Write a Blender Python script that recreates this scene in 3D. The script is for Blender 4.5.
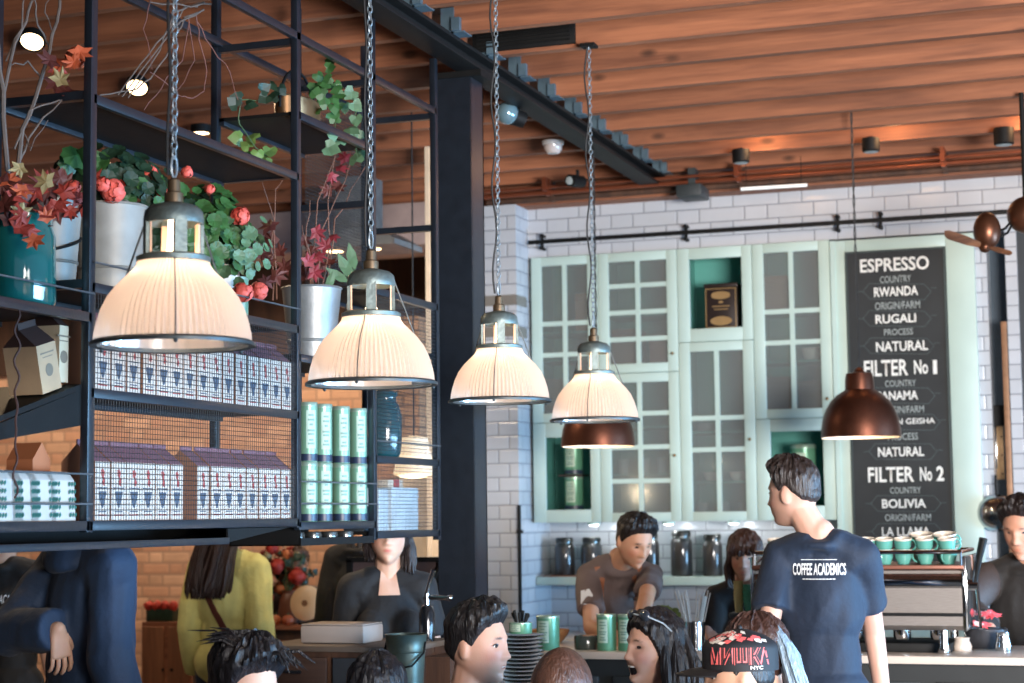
import bpy, bmesh, math, random
import numpy as np
from mathutils import Vector, Matrix, noise

for o in list(bpy.data.objects): bpy.data.objects.remove(o)
random.seed(7)
scene = bpy.context.scene
COL = scene.collection
PI = math.pi

# ---------------------------------------------------------------- camera
YAW, PIT, ROLL, FPX = 0.33921128, 0.09524121, -0.01198261, 1824.109
EYE = Vector((0, 0, 1.6))
cy, sy, cp, sp = math.cos(YAW), math.sin(YAW), math.cos(PIT), math.sin(PIT)
r0 = Vector((cy, sy, 0)); FWD = Vector((-sy*cp, cy*cp, sp)); u0 = r0.cross(FWD)
RGT = math.cos(ROLL)*r0 + math.sin(ROLL)*u0
UPV = -math.sin(ROLL)*r0 + math.cos(ROLL)*u0
cam = bpy.data.cameras.new('camera'); camo = bpy.data.objects.new('camera', cam); COL.objects.link(camo)
cam.sensor_width = 36; cam.lens = 36*FPX/1024; cam.clip_start = .05
camo.matrix_world = Matrix(((RGT.x, UPV.x, -FWD.x, 0), (RGT.y, UPV.y, -FWD.y, 0), (RGT.z, UPV.z, -FWD.z, 1.6), (0, 0, 0, 1)))
cam.dof.use_dof = True; cam.dof.focus_distance = 5.4; cam.dof.aperture_fstop = 4.2
scene.camera = camo

# ---------------------------------------------------------------- world, daylight, exposure
scene.view_settings.view_transform = 'Standard'
scene.view_settings.look = 'None'
scene.view_settings.gamma = 1
scene.view_settings.use_curve_mapping = False
scene.view_settings.exposure = -0.05
w = bpy.data.worlds.new('world'); scene.world = w; w.use_nodes = True
w.node_tree.nodes['Background'].inputs[0].default_value = (.62, .74, 1.0, 1)
w.node_tree.nodes['Background'].inputs[1].default_value = 0.46

def area(name, loc, aim, sx, sy_, power, color):
    l = bpy.data.lights.new(name, 'AREA'); l.shape = 'RECTANGLE'; l.size = sx; l.size_y = sy_
    l.energy = power; l.color = color
    o = bpy.data.objects.new(name, l); COL.objects.link(o); o.location = loc
    o.rotation_euler = (Vector(aim)-Vector(loc)).to_track_quat('-Z', 'Y').to_euler()
    return o
dl = area('daylight_side_window', (3.4, 6.2, 1.0), (-2.6, 6.0, 1.15), 6.4, 1.3, 270, (.30, .62, 1.0)); dl.data.spread = math.radians(75)
area('daylight_shopfront', (2.7, .9, 1.65), (-1.2, 9, 2.5), 2.6, 1.7, 265, (1.0, .94, .90)).data.spread = math.radians(84)

def pointlight(name, loc, power, color, radius=.06):
    l = bpy.data.lights.new(name, 'POINT'); l.energy = power; l.color = color; l.shadow_soft_size = radius
    o = bpy.data.objects.new(name, l); COL.objects.link(o); o.location = loc
    return o

# ---------------------------------------------------------------- where a photograph point lies in the room
def ray(px, py): return RGT*((px-512)/FPX) + UPV*((341.5-py)/FPX) + FWD
def atY(px, py, Y): d = ray(px, py); return EYE + d*(Y/d.y)
def atX(px, py, X): d = ray(px, py); return EYE + d*(X/d.x)
def atZ(px, py, Z): d = ray(px, py); return EYE + d*((Z-1.6)/d.z)
def atD(px, py, D): return EYE + ray(px, py)*D

# ---------------------------------------------------------------- materials
MATS = {}
def lin(c):
    return tuple(((v/255)/12.92 if v/255 <= .04045 else (((v/255)+.055)/1.055)**2.4) for v in c)
def mat(name, rgb, rough=.55, metal=0, noise_amt=.12, scale=12, bump=0, bscale=60, spec=.5, emit=0, ecol=None, coat=0, stretch=(1,1,1), alpha=None, trans=0, sheen=0):
    if name in MATS: return MATS[name]
    m = bpy.data.materials.new(name); m.use_nodes = True; nt = m.node_tree; N = nt.nodes; L = nt.links
    b = N['Principled BSDF']
    c = lin(rgb)
    tc = N.new('ShaderNodeTexCoord'); mp = N.new('ShaderNodeMapping'); mp.inputs['Scale'].default_value = stretch
    L.new(tc.outputs['Object'], mp.inputs[0])
    nz = N.new('ShaderNodeTexNoise'); nz.inputs['Scale'].default_value = scale; nz.inputs['Detail'].default_value = 4
    L.new(mp.outputs[0], nz.inputs['Vector'])
    rp = N.new('ShaderNodeMapRange'); rp.inputs[1].default_value = .25; rp.inputs[2].default_value = .75
    rp.inputs[3].default_value = 1-noise_amt; rp.inputs[4].default_value = 1+noise_amt
    L.new(nz.outputs[0], rp.inputs[0])
    mx = N.new('ShaderNodeVectorMath'); mx.operation = 'SCALE'; mx.inputs[0].default_value = c
    L.new(rp.outputs[0], mx.inputs['Scale']); L.new(mx.outputs[0], b.inputs['Base Color'])
    b.inputs['Roughness'].default_value = rough; b.inputs['Metallic'].default_value = metal
    b.inputs['Specular IOR Level'].default_value = spec
    if coat: b.inputs['Coat Weight'].default_value = coat; b.inputs['Coat Roughness'].default_value = .08
    if trans: b.inputs['Transmission Weight'].default_value = trans
    if sheen: b.inputs['Sheen Weight'].default_value = sheen
    if alpha is not None: b.inputs['Alpha'].default_value = alpha
    if emit:
        b.inputs['Emission Color'].default_value = (*lin(ecol or rgb), 1); b.inputs['Emission Strength'].default_value = emit
    if bump:
        n2 = N.new('ShaderNodeTexNoise'); n2.inputs['Scale'].default_value = bscale; n2.inputs['Detail'].default_value = 3
        L.new(mp.outputs[0], n2.inputs['Vector'])
        bp = N.new('ShaderNodeBump'); bp.inputs['Strength'].default_value = bump; bp.inputs['Distance'].default_value = .01
        L.new(n2.outputs[0], bp.inputs['Height']); L.new(bp.outputs[0], b.inputs['Normal'])
    MATS[name] = m
    return m

def math_node(N, L, op, a, b=None, c=None):
    n = N.new('ShaderNodeMath'); n.operation = op
    for i, v in enumerate((a, b, c)):
        if v is None: continue
        if isinstance(v, (int, float)): n.inputs[i].default_value = v
        else: L.new(v, n.inputs[i])
    return n.outputs[0]

def brick_mat(name, face, mortar, P=.39, split=.667, h=.079, gap=.005, rough=.22, var=.06, bump=.35, rgb2=None):
    """Flemish bond of glazed or fired bricks laid in the object's own coordinates."""
    m = bpy.data.materials.new(name); m.use_nodes = True; N = m.node_tree.nodes; L = m.node_tree.links
    b = N['Principled BSDF']
    tc = N.new('ShaderNodeTexCoord'); s = N.new('ShaderNodeSeparateXYZ'); L.new(tc.outputs['Object'], s.inputs[0])
    u = math_node(N, L, 'ADD', s.outputs[0], s.outputs[1])
    row = math_node(N, L, 'FLOOR', math_node(N, L, 'DIVIDE', s.outputs[2], h))
    fz = math_node(N, L, 'FRACT', math_node(N, L, 'DIVIDE', s.outputs[2], h))
    par = math_node(N, L, 'MULTIPLY', math_node(N, L, 'FRACT', math_node(N, L, 'MULTIPLY', row, .5)), 1.0)
    uu = math_node(N, L, 'ADD', math_node(N, L, 'DIVIDE', u, P), par)
    fu = math_node(N, L, 'FRACT', uu); cell = math_node(N, L, 'FLOOR', uu)
    g = gap/P; gz = gap/h
    d1 = math_node(N, L, 'MINIMUM', fu, math_node(N, L, 'SUBTRACT', 1, fu))
    d2 = math_node(N, L, 'ABSOLUTE', math_node(N, L, 'SUBTRACT', fu, split))
    du = math_node(N, L, 'MINIMUM', d1, d2)
    dz = math_node(N, L, 'MINIMUM', fz, math_node(N, L, 'SUBTRACT', 1, fz))
    eu = math_node(N, L, 'DIVIDE', du, g); ez = math_node(N, L, 'DIVIDE', dz, gz)
    e = math_node(N, L, 'MINIMUM', eu, ez)
    mask = N.new('ShaderNodeMapRange'); mask.inputs[1].default_value = .45; mask.inputs[2].default_value = .9; L.new(e, mask.inputs[0])
    side = math_node(N, L, 'GREATER_THAN', fu, split)
    cv = N.new('ShaderNodeCombineXYZ'); L.new(math_node(N, L, 'ADD', math_node(N, L, 'MULTIPLY', cell, 2), side), cv.inputs[0]); L.new(row, cv.inputs[1])
    wn = N.new('ShaderNodeTexWhiteNoise'); L.new(cv.outputs[0], wn.inputs[0])
    nz = N.new('ShaderNodeTexNoise'); nz.inputs['Scale'].default_value = 14; L.new(tc.outputs['Object'], nz.inputs['Vector'])
    fac = math_node(N, L, 'ADD', 1-var*1.3, math_node(N, L, 'MULTIPLY', math_node(N, L, 'ADD', wn.outputs[0], nz.outputs[0]), var*1.3))
    base = N.new('ShaderNodeMix'); base.data_type = 'RGBA'; base.inputs[6].default_value = (*lin(face), 1); base.inputs[7].default_value = (*lin(rgb2 or face), 1)
    w2 = N.new('ShaderNodeTexWhiteNoise'); w2.noise_dimensions = '4D'; w2.inputs['W'].default_value = 3.3; L.new(cv.outputs[0], w2.inputs[0]); L.new(w2.outputs[0], base.inputs[0])
    sc = N.new('ShaderNodeVectorMath'); sc.operation = 'SCALE'; L.new(base.outputs[2], sc.inputs[0]); L.new(fac, sc.inputs['Scale'])
    mx = N.new('ShaderNodeMix'); mx.data_type = 'RGBA'; mx.inputs[6].default_value = (*lin(mortar), 1)
    L.new(mask.outputs[0], mx.inputs[0]); L.new(sc.outputs[0], mx.inputs[7]); L.new(mx.outputs[2], b.inputs['Base Color'])
    rr = math_node(N, L, 'SUBTRACT', .8, math_node(N, L, 'MULTIPLY', mask.outputs[0], .8-rough)); L.new(rr, b.inputs['Roughness'])
    hgt = N.new('ShaderNodeMapRange'); hgt.inputs[1].default_value = .3; hgt.inputs[2].default_value = 2.4; hgt.interpolation_type = 'SMOOTHSTEP'; L.new(e, hgt.inputs[0])
    hh = math_node(N, L, 'ADD', hgt.outputs[0], math_node(N, L, 'MULTIPLY', nz.outputs[0], .5))
    hh = math_node(N, L, 'ADD', hh, math_node(N, L, 'MULTIPLY', wn.outputs[0], .3))
    bp = N.new('ShaderNodeBump'); bp.inputs['Strength'].default_value = bump; bp.inputs['Distance'].default_value = .006; L.new(hh, bp.inputs['Height']); L.new(bp.outputs[0], b.inputs['Normal'])
    MATS[name] = m
    return m

def wood_mat(name, c1, c2, axis=0, scale=1.0, rough=.65, knots=.9, rnd=.25):
    """Grained timber; the grain runs along the given object axis, knots and stains have shapes of their own."""
    m = bpy.data.materials.new(name); m.use_nodes = True; N = m.node_tree.nodes; L = m.node_tree.links
    b = N['Principled BSDF']; tc = N.new('ShaderNodeTexCoord'); oi = N.new('ShaderNodeObjectInfo')
    mp = N.new('ShaderNodeMapping'); st = [9.0, 9.0, 9.0]; st[axis] = .7; mp.inputs['Scale'].default_value = [v*scale for v in st]
    sh = N.new('ShaderNodeVectorMath'); sh.operation = 'SCALE'; sh.inputs[0].default_value = (37, 11, 23); L.new(oi.outputs['Random'], sh.inputs['Scale'])
    ad = N.new('ShaderNodeVectorMath'); L.new(tc.outputs['Object'], ad.inputs[0]); L.new(sh.outputs[0], ad.inputs[1]); L.new(ad.outputs[0], mp.inputs[0])
    n1 = N.new('ShaderNodeTexNoise'); n1.inputs['Scale'].default_value = 1.3; n1.inputs['Detail'].default_value = 6; n1.inputs['Distortion'].default_value = 1.2; L.new(mp.outputs[0], n1.inputs['Vector'])
    n2 = N.new('ShaderNodeTexNoise'); n2.inputs['Scale'].default_value = 9; n2.inputs['Detail'].default_value = 4; L.new(mp.outputs[0], n2.inputs['Vector'])
    f = math_node(N, L, 'ADD', math_node(N, L, 'MULTIPLY', n1.outputs[0], .75), math_node(N, L, 'MULTIPLY', n2.outputs[0], .25))
    rp = N.new('ShaderNodeMapRange'); rp.inputs[1].default_value = .36; rp.inputs[2].default_value = .64; L.new(f, rp.inputs[0])
    mx = N.new('ShaderNodeMix'); mx.data_type = 'RGBA'; mx.inputs[6].default_value = (*lin(c1), 1); mx.inputs[7].default_value = (*lin(c2), 1); L.new(rp.outputs[0], mx.inputs[0])
    # knots
    mk = N.new('ShaderNodeMapping'); s3 = [5.5, 5.5, 5.5]; s3[axis] = 2.6; mk.inputs['Scale'].default_value = [v*scale for v in s3]; L.new(ad.outputs[0], mk.inputs[0])
    vo = N.new('ShaderNodeTexVoronoi'); vo.inputs['Scale'].default_value = 1.0; L.new(mk.outputs[0], vo.inputs['Vector'])
    kn = N.new('ShaderNodeMapRange'); kn.inputs[1].default_value = .05; kn.inputs[2].default_value = .13; kn.inputs[3].default_value = 1-knots*.75; kn.inputs[4].default_value = 1; L.new(vo.outputs['Distance'], kn.inputs[0])
    ov = math_node(N, L, 'ADD', 1-rnd/2, math_node(N, L, 'MULTIPLY', oi.outputs['Random'], rnd))
    sc = N.new('ShaderNodeVectorMath'); sc.operation = 'SCALE'; L.new(mx.outputs[2], sc.inputs[0]); L.new(math_node(N, L, 'MULTIPLY', kn.outputs[0], ov), sc.inputs['Scale'])
    L.new(sc.outputs[0], b.inputs['Base Color']); b.inputs['Roughness'].default_value = rough
    bp = N.new('ShaderNodeBump'); bp.inputs['Strength'].default_value = .15; bp.inputs['Distance'].default_value = .01; L.new(n2.outputs[0], bp.inputs['Height']); L.new(bp.outputs[0], b.inputs['Normal'])
    MATS[name] = m
    return m

# ---------------------------------------------------------------- mesh building
class MB:
    def __init__(s): s.v = []; s.f = []; s.mi = []; s.cur = 0
    def add(s, vs, fs):
        n = len(s.v); s.v.extend([tuple(p) for p in vs]); s.f.extend([tuple(i+n for i in f) for f in fs]); s.mi.extend([s.cur]*len(fs)); return s
    def box(s, a, b, M=None, bev=0):
        x0, y0, z0 = a; x1, y1, z1 = b
        if bev:
            e = min(bev, abs(x1-x0)*.45, abs(y1-y0)*.45, abs(z1-z0)*.45)
            bm = bmesh.new(); bmesh.ops.create_cube(bm, size=1)
            for v in bm.verts: v.co = Vector(((x0+x1)/2+v.co.x*(x1-x0), (y0+y1)/2+v.co.y*(y1-y0), (z0+z1)/2+v.co.z*(z1-z0)))
            bmesh.ops.bevel(bm, geom=bm.edges[:], offset=e, segments=2, affect='EDGES', profile=.5)
            vs = [v.co.copy() for v in bm.verts]; fs = [[v.index for v in f.verts] for f in bm.faces]; bm.free()
        else:
            vs = [Vector(p) for p in ((x0,y0,z0),(x1,y0,z0),(x1,y1,z0),(x0,y1,z0),(x0,y0,z1),(x1,y0,z1),(x1,y1,z1),(x0,y1,z1))]
            fs = [(0,3,2,1),(4,5,6,7),(0,1,5,4),(1,2,6,5),(2,3,7,6),(3,0,4,7)]
        if M: vs = [M@v for v in vs]
        return s.add(vs, fs)
    def tube(s, pts, r, n=8, cap=True, closed=False):
        pts = [Vector(p) for p in pts]; k = len(pts)
        rs = r if isinstance(r, (list, tuple)) else [r]*k
        vs = []; up = None
        for i, p in enumerate(pts):
            if closed: t = (pts[(i+1) % k]-pts[i-1])
            else: t = (pts[min(i+1, k-1)]-pts[max(i-1, 0)])
            t = t.normalized() if t.length > 1e-9 else Vector((0, 0, 1))
            if up is None: up = Vector((0, 0, 1)) if abs(t.z) < .9 else Vector((0, 1, 0))
            a = up - t*up.dot(t)
            if a.length < 1e-5: a = t.orthogonal()
            a.normalize(); b = t.cross(a); up = a
            for j in range(n):
                an = 2*PI*j/n; vs.append(p + (a*math.cos(an)+b*math.sin(an))*rs[i])
        fs = []
        for i in range(k if closed else k-1):
            i2 = (i+1) % k
            for j in range(n):
                j2 = (j+1) % n; fs.append((i*n+j, i*n+j2, i2*n+j2, i2*n+j))
        if cap and not closed:
            fs.append(tuple(reversed(range(n)))); fs.append(tuple(range((k-1)*n, k*n)))
        return s.add(vs, fs)
    def cone(s, a, b, ra, rb, n=16): return s.tube([a, b], [ra, rb], n)
    def lathe(s, prof, n=32, c=(0, 0, 0), M=None, close=False, ripple=0, rn=0):
        vs = []; fs = []; k = len(prof)
        for (r, z) in prof:
            for j in range(n):
                an = 2*PI*j/n; rr = r + (ripple*(1 if j % 2 else -1) if r > .02 else 0)
                v = Vector((c[0]+rr*math.cos(an), c[1]+rr*math.sin(an), c[2]+z)); vs.append(M@v if M else v)
        for i in range(k-1):
            for j in range(n):
                j2 = (j+1) % n; fs.append((i*n+j, i*n+j2, (i+1)*n+j2, (i+1)*n+j))
        if close:
            fs.append(tuple(reversed(range(n)))); fs.append(tuple(range((k-1)*n, k*n)))
        return s.add(vs, fs)
    def ball(s, c, r, n=12, m=8, M=None):
        rx, ry, rz = (r, r, r) if isinstance(r, (int, float)) else r
        vs = []; fs = []; c = Vector(c)
        for i in range(m+1):
            th = PI*i/m
            for j in range(n):
                an = 2*PI*j/n; v = Vector((rx*math.sin(th)*math.cos(an), ry*math.sin(th)*math.sin(an), -rz*math.cos(th)))
                if M: v = M@v
                vs.append(c+v)
        for i in range(m):
            for j in range(n):
                j2 = (j+1) % n
                if i == 0: fs.append((j, n+j2, n+j)) if True else None
                elif i == m-1: fs.append((i*n+j, i*n+j2, (i+1)*n+j))
                else: fs.append((i*n+j, i*n+j2, (i+1)*n+j2, (i+1)*n+j))
        return s.add(vs, fs)
    def prism(s, poly, a, b, axis=1, M=None):
        """extrude a polygon (two coordinates) along the given axis from a to b"""
        n = len(poly); vs = []
        for t in (a, b):
            for p in poly:
                q = [p[0], p[1]]; q.insert(axis, t); v = Vector(q); vs.append(M@v if M else v)
        fs = [tuple(range(n)), tuple(reversed(range(n, 2*n)))] + [(i, n+i, n+(i+1) % n, (i+1) % n) for i in range(n)]
        return s.add(vs, fs)
    def build(s, name, material=None, parent=None, smooth=True, world=True, mats=None):
        me = bpy.data.meshes.new(name); me.from_pydata(s.v, [], s.f)
        for m in (mats or ([material] if material else [])): me.materials.append(m)
        if any(s.mi): me.polygons.foreach_set('material_index', s.mi)
        me.validate(clean_customdata=False); 
        bm = bmesh.new(); bm.from_mesh(me); bmesh.ops.recalc_face_normals(bm, faces=bm.faces); bm.to_mesh(me); bm.free()
        if smooth:
            me.polygons.foreach_set('use_smooth', [True]*len(me.polygons))
            try: me.set_sharp_from_angle(angle=math.radians(38))
            except Exception: pass
        o = bpy.data.objects.new(name, me); COL.objects.link(o)
        if parent is not None:
            o.parent = parent
            if world: o.location = -wloc(parent)
        return o
def wloc(o):
    p = Vector(o.location); q = o.parent
    while q is not None: p += Vector(q.location); q = q.parent
    return p
def tag(o, label=None, cat=None, group=None, kind=None):
    if label: o['label'] = label
    if cat: o['category'] = cat
    if group: o['group'] = group
    if kind: o['kind'] = kind
    return o
def thing(name, loc, label, cat, group=None, rz=0):
    o = bpy.data.objects.new(name, None); COL.objects.link(o); o.location = loc; o.rotation_euler.z = rz
    o.empty_display_size = .05
    return tag(o, label, cat, group)
def struct(name, mb, m, smooth=False):
    o = mb.build(name, m, smooth=smooth); o['kind'] = 'structure'; return o
def copy_tree(o, parent=None):
    c = o.copy(); COL.objects.link(c)
    if parent is not None: c.parent = parent
    for ch in [x for x in bpy.data.objects if x.parent == o]: copy_tree(ch, c)
    return c
def kids(o): return [x for x in bpy.data.objects if x.parent == o]
def Rz(a): return Matrix.Rotation(a, 4, 'Z')
def T(v): return Matrix.Translation(Vector(v))

steel = mat('black_steel', (26, 32, 40), .34, .0, .2, 20, .05, spec=.7)
steel_dark = mat('dark_steel', (22, 22, 22), .6, .0, .2, 15, .05, spec=.2)
tilem = brick_mat('white_glazed_brick', (188, 193, 200), (128, 132, 142), gap=.0045, var=.05)
brickm = brick_mat('warm_brick', (182, 136, 110), (164, 132, 112), P=.35, h=.085, gap=.010, rough=.85, var=.22, bump=.4, rgb2=(206, 166, 138))
joistm = wood_mat('joist_timber', (118, 72, 50), (164, 104, 72), 0)
deckm = wood_mat('deck_timber', (80, 46, 30), (110, 66, 42), 0)
darkwood = wood_mat('dark_timber', (58, 38, 28), (84, 56, 40), 2)
mint = mat('mint_paint', (184, 206, 198), .45, 0, .05, 5, .03)
mint_in = mat('teal_paint', (88, 156, 146), .5, 0, .08, 6)
white_p = mat('white_paper', (222, 214, 204), .7, 0, .05, 8)

# ================================================================ the setting
m = MB(); m.box((-9.5, -3.2, -.1), (3.6, 12.5, 0)); struct('floor', m, mat('floor_concrete', (92, 86, 80), .6, 0, .2, 3))
m = MB(); m.box((-9.5, -3.2, 3.70), (3.6, 12.5, 3.78)); struct('ceiling', m, deckm)
jy = [4.2+.4*k for k in range(20)]
for k, y in enumerate(jy):
    for (xa, xb) in ((-9.4, -2.66), (-2.55, 3.5)):
        if xa > -3 and y > 10: continue
        m = MB(); m.box((xa, y-.024, 3.5), (xb, y+.024, 3.70))
        struct('ceiling_joist', m, joistm)
# tiled bulkhead over the cupboards, splashback behind the back counter, pier on the left
m = MB(); m.box((-3.42, 10.0, 3.098), (-.40, 10.34, 3.382)); struct('wall_back', m, tilem)
m = MB(); m.box((-3.42, 10.34, 0), (-.885, 10.6, 3.5)); struct('wall_splashback', m, tilem)
m = MB(); m.box((-3.86, 9.78, 0), (-3.42, 12.3, 3.382)); struct('wall_pier', m, tilem)
for (za, zb) in ((2.80, 2.86), (2.62, 2.68)):
    m = MB(); m.box((-3.864, 9.776, za), (-3.418, 9.95, zb)); struct('trim_%d' % (1 if za > 2.7 else 2), m, mat('grey_tile', (122, 118, 112), .35))
m = MB(); m.box((-3.86, 9.86, 3.382), (-.3, 10.6, 3.50)); struct('trim_3', m, joistm)
# right-hand bay: tiled jambs, dark doorway
m = MB(); m.box((-.885, 10.02, 0), (-.825, 10.6, 3.098)); struct('wall_jamb_left', m, tilem)
m = MB(); m.box((-.728, 10.02, 0), (-.668, 10.6, 3.098)); struct('wall_jamb_right', m, tilem)
m = MB(); m.box((-.668, 10.06, 0), (3.4, 10.6, 3.098)); m.box((-.40, 10.0, 3.098), (3.4, 10.6, 3.5)); struct('wall_right_bay', m, mat('dark_panel', (38, 44, 50), .5))
m = MB(); m.box((-.825, 10.2, 0), (-.728, 10.3, 3.098)); struct('door_1', m, mat('slate_door', (52, 70, 84), .5, 0, .2, 6))
m = MB(); m.box((-.825, 10.1, 2.05), (-.728, 10.2, 2.16)); struct('trim_4', m, steel_dark)
# left-hand part of the room
m = MB(); m.box((-9.4, 12.2, 0), (-3.86, 12.5, 2.75)); struct('wall_left_back', m, brickm)
m = MB(); m.box((-9.4, 12.15, 2.75), (-3.86, 12.5, 3.70)); struct('trim_5', m, darkwood)
m = MB(); m.box((-9.5, -3.2, 0), (-9.4, 12.5, 3.7)); struct('wall_left', m, brickm)
m = MB(); m.box((-9.4, -3.3, 0), (-.2, -3.2, 3.7)); struct('wall_light_block', m, mat('plaster_dark', (96, 90, 84), .8))  # unseen wall added to keep sky light off the left side
# ================================================================ steel beam, brackets and column
root = thing('steel_beam', (-2.6, 8, 3.43), 'long black steel beam running back under the timber joists to the tiled wall', 'beam')
m = MB(); m.box((-2.66, 3.0, 3.425), (-2.55, 10.0, 3.44), bev=.002); m.box((-2.615, 3.0, 3.44), (-2.595, 10.0, 3.485)); m.box((-2.66, 3.0, 3.482), (-2.55, 10.0, 3.497), bev=.002)
m.build('beam_web', steel_dark, root)
blue_steel = mat('galvanised_blue', (104, 128, 142), .45, .5, .25, 14)
for y in jy:
    if y < 6 or y > 9.9: continue
    m = MB()
    m.box((-2.60, y-.034, 3.497), (-2.545, y-.026, 3.60)); m.box((-2.60, y-.034, 3.497), (-2.50, y+.05, 3.503)); m.box((-2.55, y-.05, 3.503), (-2.515, y-.026, 3.555))
    m.build('joist_bracket', blue_steel, root)
root = thing('steel_column', (-2.675, 6.97, 0), 'black steel column standing in the middle of the room, beside the shelving', 'column')
m = MB(); m.box((-2.757, 6.89, 0), (-2.60, 6.90, 3.425)); m.box((-2.69, 6.90, 0), (-2.67, 7.03, 3.425)); m.box((-2.757, 7.03, 0), (-2.60, 7.04, 3.425)); m.box((-2.61, 6.895, 0), (-2.60, 7.04, 3.425))
m.build('shaft', steel, root)
m = MB(); m.box((-2.80, 6.86, 0), (-2.56, 7.08, .015)); m.build('base_plate', steel, root)
m = MB(); m.box((-2.77, 6.88, 3.40), (-2.55, 7.06, 3.425)); m.build('cap_plate', steel_dark, root)

# ================================================================ hanging shelving unit
FX, BX = -2.65, -2.95
SH = thing('shelving_unit', (FX, 5.0, 1.57), 'large black steel shelving unit with wire mesh fronts hanging from the ceiling', 'shelving')
def post(x, y, z0, z1, w=.024, d=.030):
    m = MB(); m.box((x-w, y-d/2, z0), (x, y+d/2, z1), bev=.0015); return m.build('post', steel, SH)
PY = [2.93, 4.165, 5.405, 6.025, 6.64]
for y in PY[:3]: post(FX, y, 1.57, 3.5); post(BX, y, 1.57, 3.5)
post(FX, PY[3], 1.52, 3.5); post(BX, PY[3], 1.57, 3.5)
post(FX, PY[4], 1.51, 3.42); post(BX, PY[4], 1.51, 3.5)
def rail(y0, y1, z, h=.026, x=FX, w=.02, name='rail'):
    m = MB(); m.box((x-w, y0, z-h), (x, y1, z), bev=.001); return m.build(name, steel, SH)
def shelf(y0, y1, z, th=.012, back=True, x0=BX, m_=None):
    m = MB(); m.box((x0, y0, z-th), (FX-.02, y1, z)); m.build('shelf_board', m_ or steel_dark, SH)
    rail(y0, y1, z)
    if back: rail(y0, y1, z, x=x0+.02)
shelf(PY[0], PY[1], 1.60); shelf(PY[1], PY[2], 1.60); shelf(PY[2], PY[3], 1.588); shelf(PY[3], PY[4], 1.55, back=False)
shelf(PY[0], PY[1], 2.150); shelf(PY[1], PY[2], 2.232); shelf(PY[2], PY[3], 2.140); shelf(PY[3], PY[4], 1.822)
shelf(PY[1], PY[2], 1.95); shelf(PY[3], PY[4], 2.434)
shelf(PY[1], PY[2], 2.742); shelf(PY[2], PY[3], 2.952)
rail(PY[0], PY[1], 2.742, x=BX+.02)
rail(PY[0], PY[1], 1.845, x=BX+.02)
for y in PY[1:]:
    for z in (2.75, 2.24, 3.2):
        m = MB(); m.box((BX, y-.012, z-.024), (FX-.02, y+.012, z)); m.build('cross_bar', steel, SH)
rail(PY[1], PY[4], 3.22); rail(PY[1], PY[4], 3.22, x=BX+.02)
# sloping display tray in the left bay
m = MB(); A = Vector((0, 3.60, 1.79)); B = Vector((0, 4.15, 1.945))
m.prism([(3.60, 1.79), (4.15, 1.945), (4.15, 1.96), (3.60, 1.805)], BX+.02, FX-.02, axis=0)
m.prism([(3.62, 1.775), (4.15, 1.85), (4.15, 1.945), (3.62, 1.79)], FX-.03, FX-.02, axis=0)
m.build('sloping_shelf', steel_dark, SH)
# low trough slung below the left bays
m = MB(); m.box((BX+.02, 3.0, 1.530), (FX-.004, 4.93, 1.536)); m.box((BX+.02, 3.0, 1.536), (BX+.03, 4.93, 1.575))
m.prism([(4.93, 1.53), (5.35, 1.572), (4.93, 1.572)], FX-.012, FX-.006, axis=0); m.prism([(4.93, 1.53), (5.35, 1.572), (4.93, 1.572)], BX+.02, BX+.026, axis=0)
m.add([(BX+.02, 4.93, 1.53), (FX-.006, 4.93, 1.53), (FX-.006, 5.35, 1.572), (BX+.02, 5.35, 1.572)], [(0, 1, 2, 3)])
m.build('trough', steel_dark, SH)
rail(3.0, 4.93, 1.545, h=.020, w=.01, name='trough_rail')
# shallow dark tray below the tin bay, seen through it are cans
m = MB(); m.box((BX+.03, 5.43, 1.510), (FX-.01, 6.02, 1.514)); m.box((FX-.012, 5.43, 1.510), (FX-.006, 6.02, 1.535)); m.box((BX+.03, 5.43, 1.51), (BX+.036, 6.02, 1.56)); m.box((BX+.03, 5.43, 1.51), (FX-.01, 5.436, 1.575))
m.build('under_tray', steel_dark, SH)
# guard wires
def guard(y0, y1, z, x=FX+.006):
    m = MB(); m.tube([(x, y0, z), (x, y1, z)], .003, 6); m.build('guard_wire', mat('wire_steel', (120, 124, 128), .35, .7), SH)
guard(PY[0], PY[1], 2.20); guard(PY[0], PY[1], 1.722); guard(PY[0], PY[1], 1.644); guard(PY[1], PY[2], 2.285)
guard(PY[2], PY[3], 1.72); guard(PY[2], PY[3], 1.648); guard(PY[3], PY[4], 1.875)
# wire mesh
wirem = mat('mesh_wire', (44, 47, 50), .5, .4, .1)
def wire_mesh(y0, y1, z0, z1, x, cell=.0135, r=.0009, name='wire_mesh', diag=False):
    m = MB()
    def wr(p, q):
        p = Vector(p); q = Vector(q); d = (q-p).normalized(); a = Vector((1, 0, 0))*r; b = d.cross(Vector((1, 0, 0)))*r
        vs = [p+a, p+b, p-a, p-b, q+a, q+b, q-a, q-b]; m.add(vs, [(0, 1, 5, 4), (1, 2, 6, 5), (2, 3, 7, 6), (3, 0, 4, 7)])
    n = int((y1-y0)/cell)
    for i in range(1, n): y = y0+(y1-y0)*i/n; wr((x, y, z0), (x, y, z1))
    n = int((z1-z0)/cell)
    for i in range(1, n): z = z0+(z1-z0)*i/n; wr((x+.001, y0, z), (x+.001, y1, z))
    o = m.build(name, wirem, SH, smooth=False); return o
wire_mesh(PY[1]+.015, PY[2]-.015, 1.60, 1.924, FX-.008)
wire_mesh(PY[1]+.015, PY[2]-.015, 1.95, 2.206, FX-.008)
wire_mesh(PY[3]+.015, PY[4]-.015, 1.55, 1.797, FX-.008)
wire_mesh(PY[3]+.015, PY[4]-.015, 1.83, 2.41, FX-.008)
wire_mesh(PY[3]+.015, PY[4]-.015, 2.44, 3.2, BX+.01)

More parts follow.
